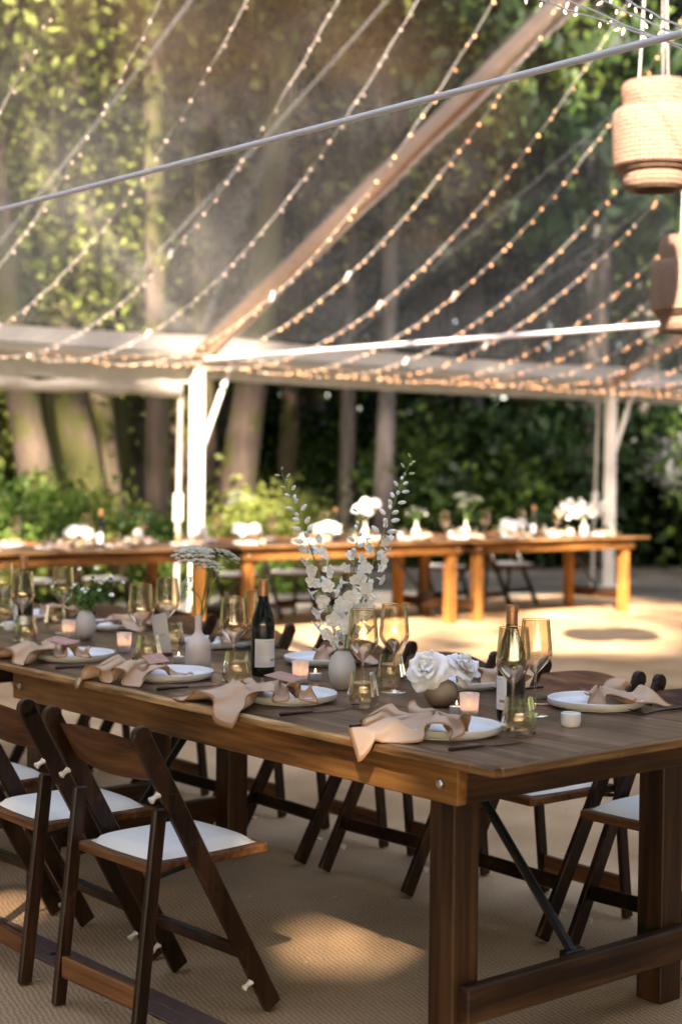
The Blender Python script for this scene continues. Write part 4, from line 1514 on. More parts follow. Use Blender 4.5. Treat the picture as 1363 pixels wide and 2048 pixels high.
# petals and florets
def petal_mesh(name, L, W, cup, tip, mat, nx=5, ny=6):
    b = MB()
    for i in range(ny + 1):
        t = i / ny
        w = W * math.sin(math.pi * (0.12 + 0.82 * t) ** 0.9) ** 0.8 * (1 if t < 0.85 else 1 - (t - 0.85) / 0.15 * 0.55)
        for j in range(nx + 1):
            u = -1 + 2 * j / nx
            b.v.append((u * w, L * t * (1 - 0.05 * u * u), cup * (u * u) * W * (1 - 1.6 * t) + tip * L * t ** 2))
    for i in range(ny):
        for j in range(nx):
            a = i * (nx + 1) + j
            b.f.append((a, a + 1, a + nx + 2, a + nx + 1))
    return b.mesh(name, mat, True, 0)


# one delphinium floret: five open petals and a spur, as one mesh joined at the throat
def floret_mesh():
    b = MB()
    for k in range(5):
        a = 2 * math.pi * k / 5 + 0.2
        ca, sa = math.cos(a), math.sin(a)
        L, W = 0.019, 0.0098
        n0 = len(b.v)
        for i in range(5):
            t = i / 4
            w = W * math.sin(math.pi * (0.1 + 0.78 * t))
            for j in range(4):
                u = -1 + 2 * j / 3
                px, py = 0.0015 + L * t, u * w
                pz = 0.010 - 0.006 * math.cos(1.7 * t) + 0.004 * u * u * (1 - t) - 0.0035 * t * t + 0.0015 * math.sin(5 * u + k)
                b.v.append((px * ca - py * sa, px * sa + py * ca, pz))
        for i in range(4):
            for j in range(3):
                q = n0 + i * 4 + j
                b.f.append((q, q + 1, q + 5, q + 4))
    b.lathe([(0.006, 0.006), (0.005, 0.0), (0.003, -0.006), (0.0015, -0.016), (0, -0.019)], 8)
    b.lathe([(0, 0.0085), (0.003, 0.0075), (0.0036, 0.005)], 6)
    return b.mesh('floret', M_PETAL, True, 0)


FLO = floret_mesh()
BUD = MB().lathe([(0, -0.008), (0.0032, -0.006), (0.0052, 0.0), (0.0045, 0.007), (0.0018, 0.012), (0, 0.013)], 10).mesh('flower_bud', M_PETAL, True, 0)
BUDG = MB().lathe([(0, -0.005), (0.0022, -0.003), (0.003, 0.001), (0.002, 0.006), (0, 0.008)], 8).mesh('green_bud', cloth_mix('green white bud', (0.55, 0.6, 0.38), 0.2), True, 0)
RT = Vector((math.cos(YAW), -math.sin(YAW), 0))
BK = Vector((math.sin(YAW), math.cos(YAW), 0))


def bez(ps, t):
    a, b, c = ps
    return a * (1 - t) ** 2 + b * 2 * t * (1 - t) + c * t * t


def delphinium(base, mid, tip, label, nflo, nbud, seed):
    rr = random.Random(seed)
    t_ = thing('delphinium_stem', label, 'flower stem', base)
    ps = (Vector((0, 0, 0)), mid, tip)
    pts = [bez(ps, i / 24) for i in range(25)]
    obj('stalk', MB().tube(pts, [0.0034 - 0.0023 * i / 24 for i in range(25)], 7).mesh('stalk', M_STALK), t_)
    L = tip.length
    tot = nflo + nbud
    for k in range(tot):
        f = k / (tot - 1)
        t = 0.19 + 0.81 * f ** 0.92
        p = bez(ps, t)
        tan = (bez(ps, min(1, t + 0.03)) - bez(ps, t - 0.03)).normalized()
        a = k * 2.4 + rr.uniform(-0.4, 0.4)
        x = tan.orthogonal().normalized()
        y = tan.cross(x)
        out = (x * math.cos(a) + y * math.sin(a))
        out = (out - BK * 0.35).normalized()
        reach = 0.03 * (1 - 0.66 * f) + 0.004
        if k < nflo:
            reach += rr.uniform(0, 0.012)
            q = p + out * reach + tan * 0.012
            s = (1.2 - 0.42 * k / nflo) * rr.uniform(0.85, 1.15)
            d = (out + tan * rr.uniform(-0.35, 0.3) - BK * 0.15 + Vector((0, 0, -0.3))).normalized()
            o = obj('floret', FLO, t_, q, d.to_track_quat('Z', 'Y').to_euler(), (s, s, s))
        else:
            f2 = (k - nflo) / max(1, nbud - 1)
            q = p + out * reach + tan * 0.010
            d = (out + tan * 0.5).normalized()
            s = 1.55 - 0.75 * f2
            me = BUD if f2 < 0.75 else BUDG
            s *= 1.0 if f2 < 0.75 else 1.6
            obj('flower_bud', me, t_, q, d.to_track_quat('Z', 'Y').to_euler(), (s, s, s))
        obj('pedicel', MB().tube([p, (p + q) / 2 + tan * 0.002, q - d * 0.006], 0.0008, 5).mesh('pedicel', M_STALK), t_)
    for k in range(3):
        t = 0.05 + 0.07 * k
        p = bez(ps, t)
        d = (RT * (-1 if k % 2 else 1) + BK * rr.uniform(-0.4, 0.4) + Vector((0, 0, 0.5))).normalized()
        leaf = MB()
        s = 0.028
        w = d.cross(Vector((0, 0, 1))).normalized()
        leaf.add([p, p + d * s * 0.5 + w * 0.005 + Vector((0, 0, 0.004)), p + d * s + Vector((0, 0, -0.008)), p + d * s * 0.5 - w * 0.005 + Vector((0, 0, 0.004))], [(0, 1, 2, 3)])
        obj('leaf', leaf.mesh('leaf', M_LEAFN, True, 0), t_)
    return t_


UPZ = Vector((0, 0, 1))
vb = Vector((0.513, 1.134, TT + 0.045))
delphinium(vb + RT * -0.003, RT * -0.035 + UPZ * 0.26, RT * -0.18 + UPZ * 0.595, 'tall white delphinium stem arching away from the pair, buds at its tip', 24, 18, 3)
delphinium(vb + RT * 0.003, RT * 0.055 + UPZ * 0.29 - BK * 0.01, RT * 0.193 + UPZ * 0.635, 'tallest white delphinium stem leaning toward the roses, thick with blooms', 27, 22, 5)
delphinium(vb - BK * 0.003, RT * 0.02 + UPZ * 0.2 - BK * 0.02, RT * 0.047 + UPZ * 0.475 - BK * 0.03, 'short white delphinium stem between the two tall ones', 17, 8, 9)


# lacy umbels
def umbel(base, mid, tip, rad, axis, label, seed, nray=26, sc=1.0):
    rr = random.Random(seed)
    t_ = thing('lace_flower', label, 'flower stem', base)
    ps = (Vector((0, 0, 0)), mid, tip)
    obj('stalk', MB().tube([bez(ps, i / 14) for i in range(15)], [0.0031 - 0.001 * i / 14 for i in range(15)], 6).mesh('stalk', M_STALK), t_)
    ax_ = axis.normalized()
    x = ax_.orthogonal().normalized()
    y = ax_.cross(x)
    cen = []
    rays = MB()
    for k in range(nray):
        a = k * 2.399
        r = rad * math.sqrt((k + 0.5) / nray)
        hh = 0.044 * sc * (1 - 0.5 * (r / rad) ** 2) + rr.uniform(-0.004, 0.004)
        c = tip + (x * math.cos(a) + y * math.sin(a)) * r + ax_ * hh
        mid_ = tip + (c - tip) * 0.5 + (x * math.cos(a) + y * math.sin(a)) * 0.003
        rays.tube([tip, mid_, c], 0.0005, 4, False)
        cr = 0.0105 * sc * rr.uniform(0.8, 1.2)
        fl = []
        for q in range(24):
            b = q * 2.399
            r_ = cr * math.sqrt((q + 0.5) / 24)
            fl.append(c + (x * math.cos(b) + y * math.sin(b)) * r_ + ax_ * (0.003 * (1 - (r_ / cr) ** 2) + rr.uniform(-0.001, 0.001)))
        cen.append(fl)
    o = obj('rays', rays.mesh('rays', M_STALK), t_)
    o['kind'] = 'stuff'
    for fl in cen:
        b = MB()
        for p in fl:
            s = 0.0021 * rr.uniform(0.7, 1.3)
            for k in range(2):
                d = Vector((rr.gauss(0, 1), rr.gauss(0, 1), rr.gauss(0, 1))).normalized()
                w = d.cross(ax_).normalized()
                b.add([p - d * s, p + w * s, p + d * s, p - w * s], [(0, 1, 2, 3)])
        o = obj('floret_cluster', b.mesh('floret_cluster', M_LACE, False), t_)
        o['kind'] = 'stuff'
    return t_


pb = Vector((0.466, 1.807, TT + 0.13))
umbel(pb + RT * -0.004, RT * -0.015 + UPZ * 0.1, RT * -0.012 + UPZ * 0.215, 0.068, UPZ + BK * -0.35, 'broad white lacy umbel held highest over the pink bottle vase', 1, 44)
umbel(pb + RT * 0.004, RT * 0.02 + UPZ * 0.11, RT * 0.078 + UPZ * 0.215, 0.05, UPZ + RT * 0.4 + BK * 0.3, 'smaller lacy umbel leaning out to one side of the pink vase', 2, 22, 0.8)
umbel(pb, RT * 0.03 + UPZ * 0.09, RT * -0.02 + UPZ * 0.12 + BK * 0.03, 0.042, RT * -0.8 + UPZ * 0.25, 'lacy umbel turned sideways low behind the stalks of the pink vase', 3, 20, 0.85)
umbel(pb + RT * 0.002, RT * 0.012 + UPZ * 0.1, RT * 0.03 + UPZ * 0.185 - BK * 0.02, 0.045, UPZ + RT * 0.15 - BK * 0.2, 'flat lacy umbel tucked under the broad one in the pink vase', 4, 24, 0.8)

# daisies
DAI = MB()
for k in range(12):
    a = 2 * math.pi * k / 12
    ca, sa = math.cos(a), math.sin(a)
    n0 = len(DAI.v)
    for px, py, pz in ((0.0025, -0.0009, 0), (0.0075, -0.0019, 0.0008), (0.0098, 0, 0), (0.0075, 0.0019, 0.0008), (0.0025, 0.0009, 0)):
        DAI.v.append((px * ca - py * sa, px * sa + py * ca, pz))
    DAI.f.append(tuple(range(n0, n0 + 5)))
DAI = DAI.mesh('petals', M_PETAL, False)
DCE = MB().lathe([(0.0034, 0.0), (0.003, 0.0018), (0.0015, 0.003), (0, 0.0033)], 10).mesh('daisy_centre', M_YEL)


def daisy_bunch(base, label, seed, n=30, height=0.2, spread=0.15):
    rr = random.Random(seed)
    t_ = thing('daisy_bouquet', label, 'flowers', base)
    lv = []
    for k in range(n):
        a = rr.uniform(0, 6.28)
        sp = spread * math.sqrt(rr.random())
        hh = height * rr.uniform(0.55, 1.0) * (1 - 0.35 * (sp / spread) ** 2)
        tip = RT * (sp * math.cos(a)) + BK * (0.6 * sp * math.sin(a)) + UPZ * hh
        mid = Vector((tip.x * 0.25, tip.y * 0.25, hh * 0.6))
        ps = (Vector((0, 0, 0)), mid, tip)
        obj('stalk', MB().tube([bez(ps, i / 8) for i in range(9)], 0.0009, 5).mesh('stalk', M_STALK), t_)
        d = (tip.normalized() * 0.6 + UPZ * 0.4 - BK * rr.uniform(0.1, 1.0) + RT * rr.uniform(-0.5, 0.5)).normalized()
        s = rr.uniform(0.6, 1.12)
        f_ = obj('daisy_head', DAI, t_, tip, d.to_track_quat('Z', 'Y').to_euler(), (s, s, s))
        obj('daisy_centre', DCE, f_)
        for q in range(7):
            t = rr.uniform(0.25, 0.95)
            p = bez(ps, t)
            lv.append(tuple(p + Vector((rr.gauss(0, 0.008), rr.gauss(0, 0.008), rr.gauss(0, 0.008)))))
    o = obj('leaves', leaf_cloud('leaves', lv, 0.02, M_LEAFN), t_)
    o['kind'] = 'stuff'
    return t_


daisy_bunch(Vector((0.585, 2.717, TT + 0.085)), 'loose bouquet of small daisies with green leaves in the grey vase', 4)

# roses
PET = [petal_mesh('petal', 0.042, 0.027, 0.9, 0.25, M_PETAL), petal_mesh('petal', 0.046, 0.031, 0.35, -0.28, M_PETAL), petal_mesh('petal', 0.03, 0.018, 1.3, 0.55, M_PETAL)]


def rose(base, head, axis, s, label, seed):
    rr = random.Random(seed)
    t_ = thing('rose', label, 'rose', base)
    h = head - base
    obj('stalk', MB().tube([(0, 0, 0), h * 0.5 + UPZ * 0.008, h], 0.0026, 6).mesh('stalk', M_STALK), t_)
    ax_ = axis.normalized()
    x = ax_.orthogonal().normalized()
    y = ax_.cross(x)
    for k in range(26):
        f = k / 25
        a = k * 2.399 + rr.uniform(-0.25, 0.25)
        out = x * math.cos(a) + y * math.sin(a)
        lean = 0.12 + 1.55 * f ** 1.1 + rr.uniform(-0.12, 0.12)
        d = (ax_ * math.cos(lean) + out * math.sin(lean)).normalized()
        nrm = (ax_ * math.sin(lean) - out * math.cos(lean)).normalized()
        side = d.cross(nrm)
        M3 = Matrix((side, d, nrm)).transposed()
        me = PET[2] if f < 0.3 else (PET[0] if f < 0.6 else PET[1])
        q = h + out * (0.003 + 0.007 * f) * s + ax_ * (0.012 * (1 - f)) * s
        sc = s * rr.uniform(0.9, 1.12)
        obj('petal', me, t_, q, M3.to_euler(), (sc, sc, sc))
    return t_


rb = Vector((0.533, 0.734, TT + 0.06))
rose(rb, Vector((0.533, 0.734, TT)) + RT * -0.036 + UPZ * 0.098 - BK * 0.012, UPZ * 0.55 - RT * 0.55 - BK * 0.75, 1.12, 'larger open white rose with curled pointed petals, away from the votive', 2)
rose(rb, Vector((0.533, 0.734, TT)) + RT * 0.055 + UPZ * 0.1 + BK * 0.01, UPZ * 0.75 + RT * 0.6 - BK * 0.35, 0.98, 'open white rose with curled pointed petals above the lit votive', 8)

# ------------------------------------------------------------------ far table settings
GF = 'place settings on the far row'
for k in range(12):
    s = 0.25 + 0.605 * k
    if s > 7.3:
        break
    for d, face in ((0.2, -math.pi / 2), (0.77, math.pi / 2)):
        p = frow(s + (0.1 if d > 0.5 else 0), d)
        wh = ORD[k] + ' place from the gravel end, ' + ('open side' if d < 0.5 else 'forest side') + ' of the far row'
        place(plate, p, 0, 'white plate at the ' + wh, GF)
        napkin('napkin', 'linen napkin at the ' + wh, p.x, p.y, face, 40 + k + int(d * 10), 0.19, 0.11, 2.0, GF, res=(40, 12))
        p2 = frow(s - 0.2, 0.33 if d < 0.5 else 0.66)
        place(tumb, p2, 0, 'faceted tumbler at the ' + wh, 'tumblers on the far row')
for k, (s, d) in enumerate(((0.79, .3), (1.0, .6), (1.74, .3), (2.24, .3), (2.99, .6), (3.41, .6), (4.19, .3), (4.55, .6), (5.27, .6), (5.8, .6), (6.56, .3))):
    place(wine, frow(s, d), 0, ORD[k] + ' wine glass from the gravel end of the far row', 'wine glasses on the far row')
for s, d, lab in ((0.92, .5, 'dark wine bottle with orange capsule on the table at the gravel end'), (3.36, .5, 'dark wine bottle with orange capsule on the middle far table'), (5.78, .38, 'dark wine bottle with orange capsule on the far table by the left post')):
    place(bott, frow(s, d), 3.6, lab)
for k, s in enumerate((0.45, 1.35, 2.05, 2.65, 3.75, 4.9, 5.5, 6.1)):
    place(votive, frow(s, 0.45), 0, ORD[k] + ' frosted votive from the gravel end of the far row', 'votives on the far row')
rose_protos = {}


def low_roses(s, d, n, lab):
    p = frow(s, d)
    vase('bowl_vase', 'round taupe bowl vase under ' + lab, [(0, 0), (0.036, 0.004), (0.0488, 0.04), (0.035, 0.068), (0.021, 0.0735), (0, 0.06)], M_VTAN, p)
    for k in range(n):
        a = 2 * math.pi * k / n + s
        hd = p + RT * (0.075 * math.cos(a)) + BK * (0.05 * math.sin(a)) + UPZ * (0.105 + 0.02 * (k % 2))
        rose(p + UPZ * 0.06, hd, UPZ * 0.8 + (hd - p) * 6, 1.15, 'white rose in ' + lab, 100 + k + int(s * 10)).__setitem__('group', lab)


low_roses(1.28, .4, 4, 'the low rose bowl on the gravel-end far table')
low_roses(3.51, .42, 5, 'the low rose bowl beside the middle far bottle')
low_roses(4.39, .38, 4, 'the low rose bowl at the joint of two far tables')
low_roses(5.98, .38, 4, 'the low rose bowl beside the bottle near the left post')


def tall_vase(s, d, mat=M_VPINK, lab=''):
    p = frow(s, d)
    vase('bottle_vase', 'narrow-necked blush vase holding ' + lab, [(0, 0), (0.0405, 0.003), (0.0418, 0.06), (0.034, 0.092), (0.0135, 0.114), (0.0115, 0.168), (0.0085, 0.168), (0, 0.11)], mat, p)
    return p


p = tall_vase(1.85, .45, M_VPINK, 'flat umbels on the gravel-end far table')
for k, (dx, h, r) in enumerate(((-0.05, 0.30, 0.06), (0.0, 0.25, 0.075), (0.1, 0.27, 0.06), (-0.03, 0.2, 0.05))):
    umbel(p + UPZ * 0.13, RT * dx * 0.3 + UPZ * 0.12, RT * dx + UPZ * (h - 0.05), r, UPZ + RT * dx * 4, 'flat white lacy umbel in the vase on the gravel-end far table', 20 + k, 20).__setitem__('group', 'umbels on the gravel-end far table')
p = tall_vase(4.32, .55, M_VPINK, 'umbels at the joint of two far tables')
for k, (dx, h, r) in enumerate(((-0.06, 0.27, 0.06), (0.04, 0.23, 0.07), (-0.08, 0.2, 0.05))):
    umbel(p + UPZ * 0.13, RT * dx * 0.3 + UPZ * 0.12, RT * dx + UPZ * h, r, UPZ + RT * dx * 4 - BK * 0.4, 'white lacy umbel in the vase at the joint of two far tables', 30 + k, 20).__setitem__('group', 'umbels at the far table joint')
p = tall_vase(3.02, .5, M_VPINK, 'round white roses on the middle far table')
for k, (dx, h) in enumerate(((-0.07, 0.22), (0.0, 0.28), (0.09, 0.27), (0.02, 0.2))):
    rose(p + UPZ * 0.15, p + RT * dx + UPZ * (0.06 + h), UPZ + RT * dx * 3 - BK * 0.5, 1.0, 'round white rose in the tall vase on the middle far table', 60 + k).__setitem__('group', 'tall white roses on the middle far table')
p = tall_vase(2.42, .5, M_VGREY, 'a small daisy bouquet on the middle far table')
daisy_bunch(p + UPZ * 0.15, 'small daisy bouquet in a narrow vase on the middle far table', 14, 24, 0.16, 0.11)
p = tall_vase(0.30, .42, M_VPINK, 'spreading white blossom sprays at the gravel end')
bl = thing('blossom_spray', 'spreading white blossom sprays over the gravel end of the far row', 'flowers', p + UPZ * 0.14)
for k in range(7):
    a = -1.35 + 2.5 * k / 6
    tip = RT * (0.3 * math.sin(a)) + UPZ * (0.06 + 0.16 * math.cos(a)) + BK * random.uniform(-0.05, 0.05)
    ps = (Vector((0, 0, 0)), tip * 0.5 + UPZ * 0.04, tip)
    obj('stalk', MB().tube([bez(ps, i / 8) for i in range(9)], 0.0015, 5).mesh('stalk', M_STALK), bl)
    for q in range(9):
        t = 0.25 + 0.75 * q / 8
        pp = bez(ps, t) + Vector((random.gauss(0, 0.012), random.gauss(0, 0.012), random.gauss(0, 0.014)))
        obj('blossom', FLO, bl, pp, (random.uniform(0.4, 1.8), 0, random.uniform(0, 6)), (1.15,) * 3)
p = frow(5.35, .55)
vase('bud_vase', 'egg-shaped grey vase with eucalyptus in front of the left tent post', egg, M_VGREY, p, 1.15)
eu = thing('eucalyptus_sprig', 'grey-green leafy sprig in the vase before the left tent post', 'plant', p + UPZ * 0.1)
obj('stalk', MB().tube([(0, 0, 0), (0.0, 0.0, 0.1), RT * 0.05 + UPZ * 0.2], 0.002, 5).mesh('stalk', M_STALK), eu)
o = obj('leaves', leaf_cloud('leaves', [tuple(RT * (random.uniform(-0.16, 0.14)) + UPZ * random.uniform(0.06, 0.2) + BK * random.gauss(0, 0.03)) for _ in range(60)], 0.045, M_LEAFD), eu)
o['kind'] = 'stuff'
cs2 = thing('standing_card', 'pale grey card standing on the far row beside the left tent post', 'card', frow(4.78, 0.45), -YAW)
obj('card_sheet', MB().box((0, 0, 0.075), (0.075, 0.002, 0.15)).mesh('card_sheet', M_CARD, False), cs2)
for t_ in (plate, wine, tumb, bott, votive, tea, ctea, knife, fork):
    remove_tree(t_)

# ------------------------------------------------------------------ forest


def crown_pts(n, rx, rz, clumps, seed, fill=0.5, cr=0.55, flat=0.6):
    g_ = np.random.default_rng(seed)
    d = g_.normal(size=(clumps, 3))
    d /= np.linalg.norm(d, axis=1, keepdims=True)
    rad = fill + (1 - fill) * g_.random((clumps, 1)) ** 0.6
    c = d * rad * np.array([rx, rx, rz])
    idx = g_.integers(0, clumps, n)
    off = g_.normal(size=(n, 3)) * np.array([cr, cr, cr * flat])
    return c[idx] + off * g_.uniform(0.6, 1.4, (n, 1))


def cone_pts(n, rb_, h, seed, layers=16):
    """Layered, drooping evergreen boughs."""
    g_ = np.random.default_rng(seed)
    l = g_.integers(0, layers, n)
    z = (l + 0.5) / layers
    nb = 7
    ang = g_.integers(0, nb, n) * (2 * np.pi / nb) + l * 1.1 + g_.normal(0, 0.16, n)
    t = g_.random(n) ** 0.6
    rmax = rb_ * (1 - z * 0.85)
    r = t * rmax
    zz = z * h - 0.28 * r + g_.normal(0, 0.12, n)
    return np.stack([r * np.cos(ang), r * np.sin(ang), zz], 1)


CROWN = {
    'maple': [leaf_cloud('crown', crown_pts(17000, 3.6, 4.2, 60, 1 + k, cr=0.7), 0.13, M_LEAF) for k in range(2)],
    'sunny': [leaf_cloud('crown', crown_pts(17000, 3.8, 4.4, 60, 11 + k, cr=0.75), 0.13, M_LEAFY) for k in range(2)],
    'fir': [leaf_cloud('crown', cone_pts(13000, 3.4, 15.0, 21 + k), 0.26, M_LEAFD, 0.5) for k in range(2)],
}
LIMB = {}


def trunk_pts(h, lean, seed, bend=0.25):
    """Leaning foot that straightens as it climbs."""
    pts = []
    for i in range(15):
        t = i / 14
        z = h * t
        k = 5.0 * (1 - math.exp(-z / 5.0))
        pts.append(Vector((lean[0] * k + bend * math.sin(3.1 * t + seed) * t, lean[1] * k + bend * math.cos(2.7 * t + seed) * t, z)))
    return pts


def tree(kind, loc, h, r, lean, label, seed, crown_z=None, cs=1.0, group=None, barkm=None, limbs=4, flare=1.35):
    t_ = thing('maple_tree' if kind != 'fir' else 'fir_tree', label, 'tree', loc, 0, group)
    bm = barkm or (M_BARKG if kind == 'fir' else M_BARK)
    pts = trunk_pts(h, lean, seed)
    g_ = random.Random(seed)
    rad = [r * (flare if i == 0 else 1.12 if i == 1 else 1.0) * (1 - 0.62 * i / 14) * g_.uniform(0.94, 1.06) for i in range(15)]
    pts[0].z = -0.1
    obj('trunk', MB().tube(pts, rad, 14).mesh('trunk', bm, True, 0), t_)
    for k in range(limbs):
        i = 6 + (k * 7) // max(1, limbs)
        p = pts[i]
        a = g_.uniform(0, 6.28)
        L = h * g_.uniform(0.14, 0.24)
        e = p + Vector((L * math.cos(a), L * math.sin(a), L * 0.6))
        obj('limb', MB().tube([p, (p + e) / 2 + Vector((0, 0, -0.1)), e], [rad[i] * 0.45, rad[i] * 0.3, 0.02], 7).mesh('limb', bm, True, 0), t_)
    if kind:
        me = CROWN[kind][seed % 2]
        if kind == 'fir':
            obj('crown', me, t_, (pts[4].x, pts[4].y, (crown_z if crown_z is not None else h * 0.12)), (0, 0, seed * 1.3), (cs, cs, h / 16.0))
        else:
            z = crown_z if crown_z is not None else h * 0.72
            q = pts[10]
            obj('crown', me, t_, (q.x, q.y, z), (0, 0, seed * 1.7), (cs, cs, cs))
    return t_


# the mossy maples by the left of the tent
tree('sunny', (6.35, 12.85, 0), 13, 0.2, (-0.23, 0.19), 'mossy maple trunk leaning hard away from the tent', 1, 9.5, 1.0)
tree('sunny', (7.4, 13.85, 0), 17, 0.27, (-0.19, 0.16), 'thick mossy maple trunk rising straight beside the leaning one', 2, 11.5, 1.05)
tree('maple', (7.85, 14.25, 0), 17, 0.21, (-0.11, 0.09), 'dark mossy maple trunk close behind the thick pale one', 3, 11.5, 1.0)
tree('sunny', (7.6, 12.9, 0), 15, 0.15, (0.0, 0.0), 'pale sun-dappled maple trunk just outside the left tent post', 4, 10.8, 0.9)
tree('maple', (8.9, 13.8, 0), 15, 0.15, (0.0, 0.0), 'slim maple trunk behind the left post brace', 5, 11.0, 0.9)
tree('maple', (8.7, 13.2, 0), 16, 0.22, (0.15, -0.125), 'mossy maple trunk leaning toward the dark wood', 6, 11.6, 1.0)
tree('fir', (12.3, 15.1, 0), 19, 0.115, (0.0, 0.0), 'slim grey fir trunk standing before the dark wood', 7, 6.5, 0.8)
tree('fir', (12.05, 14.0, 0), 19, 0.13, (0.003, 0.0), 'grey fir trunk nearest the eave before the dark wood', 8, 6.5, 0.8)
tree('fir', (15.3, 13.0, 0), 20, 0.2, (0.0, 0.0), 'dark fir trunk beyond the right tent post', 9, 5.0, 0.9)
tree('fir', (17.0, 13.4, 0), 20, 0.22, (0.0, 0.0), 'dark fir trunk on the far side of the right tent post', 10, 5.5, 0.9)
for k, (x, y, cz) in enumerate(((9.3, 19.0, 7.0), (7.4, 16.6, 7.6), (10.6, 19.6, 8.2), (6.2, 16.9, 5.0), (12.5, 22.5, 8.0), (9.0, 22.0, 5.5))):
    tree('sunny', (x, y, 0), 14, 0.14, (0.0, 0.0), 'yellow-green sunlit maple seen through the clear roof behind the mossy trunks', 60 + k, cz, 0.85, 'sunlit maples behind the mossy trunks', limbs=3)
for k, (px, dist, r_) in enumerate(((235, 21, 0.2), (285, 25, 0.26), (385, 23, 0.2), (445, 28, 0.26), (565, 24, 0.15), (625, 30, 0.26), (860, 27, 0.2), (935, 31, 0.3), (1065, 26, 0.24), (1130, 33, 0.3), (1020, 36, 0.28))):
    ang = YAW + math.atan((px - 681) / 3130)
    tree('maple', (CAM.x + dist * math.sin(ang), CAM.y + dist * math.cos(ang), 0), 21, r_, (0.03 * math.sin(k * 2), 0.03 * math.cos(k)), ORD[k] + ' tall bare trunk seen through the roof, counted from the mossy maples', 130 + k, 15.5, 1.0, 'tall bare trunks of the wood', M_BARKG if k % 2 else M_BARK, 2)
GW = 'trees of the wood beyond the tent'
tr = random.Random(5)
spots = []
for k in range(150):
    dist = tr.uniform(21, 44)
    ang = YAW + tr.uniform(-0.34, 0.36)
    x, y = CAM.x + dist * math.sin(ang), CAM.y + dist * math.cos(ang)
    if y < 12.5 or (y < 15.5 and x < 10) or (dist < 29 and -0.1 < ang - YAW < 0.1):
        continue
    if any((x - a) ** 2 + (y - b) ** 2 < 2.6 ** 2 for a, b in spots):
        continue
    spots.append((x, y))
    if len(spots) >= 46:
        break
for k, (x, y) in enumerate(spots):
    if (math.atan2(x - CAM.x, y - CAM.y) - YAW) < -0.12 and k % 2:
        continue
    left = (math.atan2(x - CAM.x, y - CAM.y) - YAW) < -0.06
    u = tr.random()
    if left:
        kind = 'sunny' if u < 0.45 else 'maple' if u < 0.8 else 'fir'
    else:
        kind = 'fir' if u < 0.62 else 'maple'
    h = tr.uniform(14, 20)
    lab = {'sunny': 'yellow-green maple of the light side of the wood beyond the tent', 'maple': 'green maple of the wood beyond the tent', 'fir': 'dark evergreen of the wood beyond the tent'}[kind]
    tree(kind, (x, y, 0), h, tr.uniform(0.13, 0.28), (tr.uniform(-0.02, 0.02), tr.uniform(-0.02, 0.02)), lab, 20 + k, h * 0.38 if kind == 'fir' else tr.uniform(7.5, 13), tr.uniform(0.9, 1.2), GW + ', ' + kind, None, 3)

# far-off wood that reads as one mass
fwp = []
for k in range(60000):
    dist = rng.uniform(46, 58)
    ang = YAW + rng.uniform(-0.5, 0.5)
    z = 20 * rng.random() ** 0.8
    if ang < YAW - 0.1 and z > 5:
        continue
    fwp.append((CAM.x + dist * math.sin(ang), CAM.y + dist * math.cos(ang), z))
tag(obj('distant_wood', leaf_cloud('distant_wood', fwp, 0.6, M_LEAFD)), 'dense dark wood closing off the view behind the nearer trees', 'wood', kind='stuff')

lw = []
for k in range(34000):
    ang = YAW + rng.uniform(-0.5, -0.07)
    dist = rng.uniform(34, 46)
    lw.append((CAM.x + dist * math.sin(ang), CAM.y + dist * math.cos(ang), 15 * rng.random()))
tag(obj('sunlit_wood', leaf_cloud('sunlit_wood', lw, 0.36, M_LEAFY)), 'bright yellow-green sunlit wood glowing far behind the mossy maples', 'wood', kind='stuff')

# the wood carries on round the sides of the clearing
rp2 = []
for k in range(60000):
    ang = YAW + rng.uniform(0.45, 5.83)
    dist = rng.uniform(21, 29)
    z = 17 * rng.random() ** 0.85
    x, y = CAM.x + dist * math.sin(ang), CAM.y + dist * math.cos(ang)
    a_, g_ = (x - y) / math.sqrt(2), (x + y) / math.sqrt(2)
    if g_ < 4 and -14 < a_ < 17:
        continue
    rp2.append((x, y, z))
tag(obj('surrounding_wood', leaf_cloud('surrounding_wood', rp2, 0.8, M_LEAF)), 'green wood standing all round the clearing beside the tent', 'wood', kind='stuff')

# understorey
BUSH = [leaf_cloud('foliage', crown_pts(3600, 0.8, 0.62, 26, 31 + k, 0.35, 0.2, 0.8), 0.085, m_) for k, m_ in enumerate((M_LEAFY, M_LEAF, M_LEAFD, M_LEAFD))]


def shrub(loc, s, kind, label, group, seed):
    t_ = thing('shrub', label, 'shrub', loc, seed * 1.1, group)
    obj('foliage', BUSH[kind], t_, (0, 0, 0.62 * s), (0, 0, 0), (s, s, s))
    obj('stems', MB().tube([(0, 0, -0.05), (0.03, 0.02, 0.35 * s), (0.0, 0.05, 0.7 * s)], [0.02, 0.015, 0.006], 6).mesh('stems', M_BARK), t_)
    return t_


sr = random.Random(3)
for k in range(26):
    u = k / 25
    x = 3.0 + 6.2 * u + sr.uniform(-0.3, 0.3)
    y = 11.6 + sr.uniform(0, 1.1)
    shrub((x, y, 0), sr.choice((0.42, 0.55, 0.7, 0.95)), 0 if sr.random() < 0.75 else 1, ORD[k] + ' light green shrub counted from the leaning maple toward the fir trunks', 'sunlit shrubs by the maples', k)
for k in range(46):
    dist = sr.uniform(23, 33)
    ang = YAW + sr.uniform(-0.05, 0.27)
    x, y = CAM.x + dist * math.sin(ang), CAM.y + dist * math.cos(ang)
    if y < 12.3 and x < 15:
        continue
    shrub((x, y, 0), sr.uniform(1.0, 2.0), sr.choice((1, 2, 2, 3, 3, 2)), ('leafy mid-green shrub' if k % 7 == 0 else 'dark evergreen shrub') + ' in the shade at the foot of the wood', 'shaded shrubs under the wood', 50 + k)
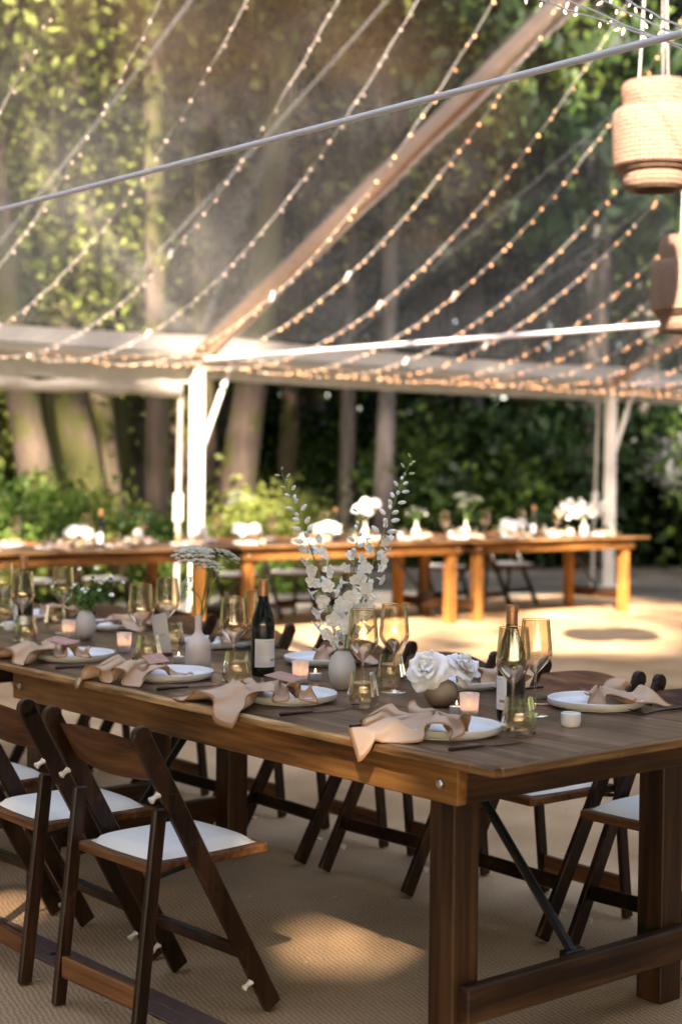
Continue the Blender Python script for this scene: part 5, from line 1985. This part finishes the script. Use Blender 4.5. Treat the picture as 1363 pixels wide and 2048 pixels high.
sl = thing('silver_shrub', 'pale silver-grey leafy shrub at the edge of the wood past the right post', 'shrub', (16.0, 11.6, 0))
obj('foliage', leaf_cloud('foliage', crown_pts(2500, 0.7, 0.32, 14, 77, 0.3, 0.14, 0.7), 0.09, M_SILV), sl, (0, 0, 1.5))
obj('stems', MB().tube([(0, 0, -0.05), (0.05, 0, 0.7), (0, 0, 1.5)], [0.05, 0.04, 0.02], 6).mesh('stems', M_BARKG), sl)

# trees standing behind the camera: their crowns shade the tables, the gaps let sun through
TE = math.tan(SUN_EL)


def lit(a, g_):
    """Where sun gets through, in shadow coordinates (a across the light, g along it on the ground)."""
    edge = np.interp(a, [-12, -6, -4, -1.6, 0.3, 1.0, 1.8, 2.4], [7.5, 8.0, 8.2, 8.4, 7.8, 8.9, 10.2, 14.0])
    wob = 0.5 * np.sin(1.7 * a + 1) + 0.3 * np.sin(4.1 * a)
    upper = np.interp(a, [-4.2, -3.6, -2.6, -1.5, 0, 2.2], [60, 20, 16.8, 15.2, 14.6, 13.6])
    main = (g_ > edge + wob * 0.5) & (a < 2.2) & (g_ < upper + wob)
    main |= (a > 2.7) & (a < 7) & (g_ > 19.5 + wob)
    holes = np.zeros_like(main)
    for ca, cg, ra, rg in ((-0.52, 1.2, 0.2, 0.26), (-0.38, 0.95, 0.16, 0.2), (-0.72, 0.98, 0.13, 0.2), (-0.3, 1.32, 0.1, 0.14), (-1.5, 1.4, 0.2, 0.34), (-1.75, 1.15, 0.13, 0.16)):
        holes |= ((a - ca) / ra) ** 2 + ((g_ - cg) / rg) ** 2 < 1
    return main, holes


N = 44000
pa = rng.uniform(-13, 16, N)
pg = rng.uniform(-15.5, -11.5, N)
pz = rng.uniform(2.2, 28, N)
ex = 16000
pa = np.concatenate([pa, rng.uniform(-5, 5, ex)])
pg = np.concatenate([pg, rng.uniform(-15.5, -11.5, ex)])
pz = np.concatenate([pz, (rng.uniform(-4, 8.2, ex) - pg[-ex:]) * TE])
gg = pg + pz / TE
main, holes = lit(pa, gg)
clump = np.sin(2.1 * pa + 0.7 * pz) * np.sin(1.3 * pz - 0.9 * pa + 1.3) + 0.6 * np.sin(5.3 * pa + 2) * np.sin(4.7 * pz)
dap = main & (pa < -3.0) & (gg > 13.2) & (gg < 19)
keep = np.where(main, np.where(dap, clump > -0.05, clump > 0.78), True) & ~holes
pa, pg, pz = pa[keep], pg[keep], pz[keep]
cx_, cy_ = (pa + pg) / math.sqrt(2), (pg - pa) / math.sqrt(2)
P = np.stack([cx_, cy_, pz], 1)
tc_ = [-11.5, -7.5, -3.6, 0.3, 4.2, 8.3, 12.5, 15.0]
own = np.argmin(np.abs(pa[:, None] - np.array(tc_)[None, :]), axis=1)
for k, a in enumerate(tc_):
    bx, by = (a - 13.5) / math.sqrt(2), (-13.5 - a) / math.sqrt(2)
    sel = P[own == k]
    if len(sel) < 10:
        continue
    t_ = tree(None, (bx, by, 0), 20, 0.25, (0.0, 0.0), 'tall broadleaf tree shading the front tables from behind the viewer', 80 + k, group='shade trees on the near side of the tent', limbs=4)
    t_['category'] = 'tree'
    obj('crown', leaf_cloud('crown', sel - np.array([bx, by, 0]), 0.46, M_LEAF), t_)
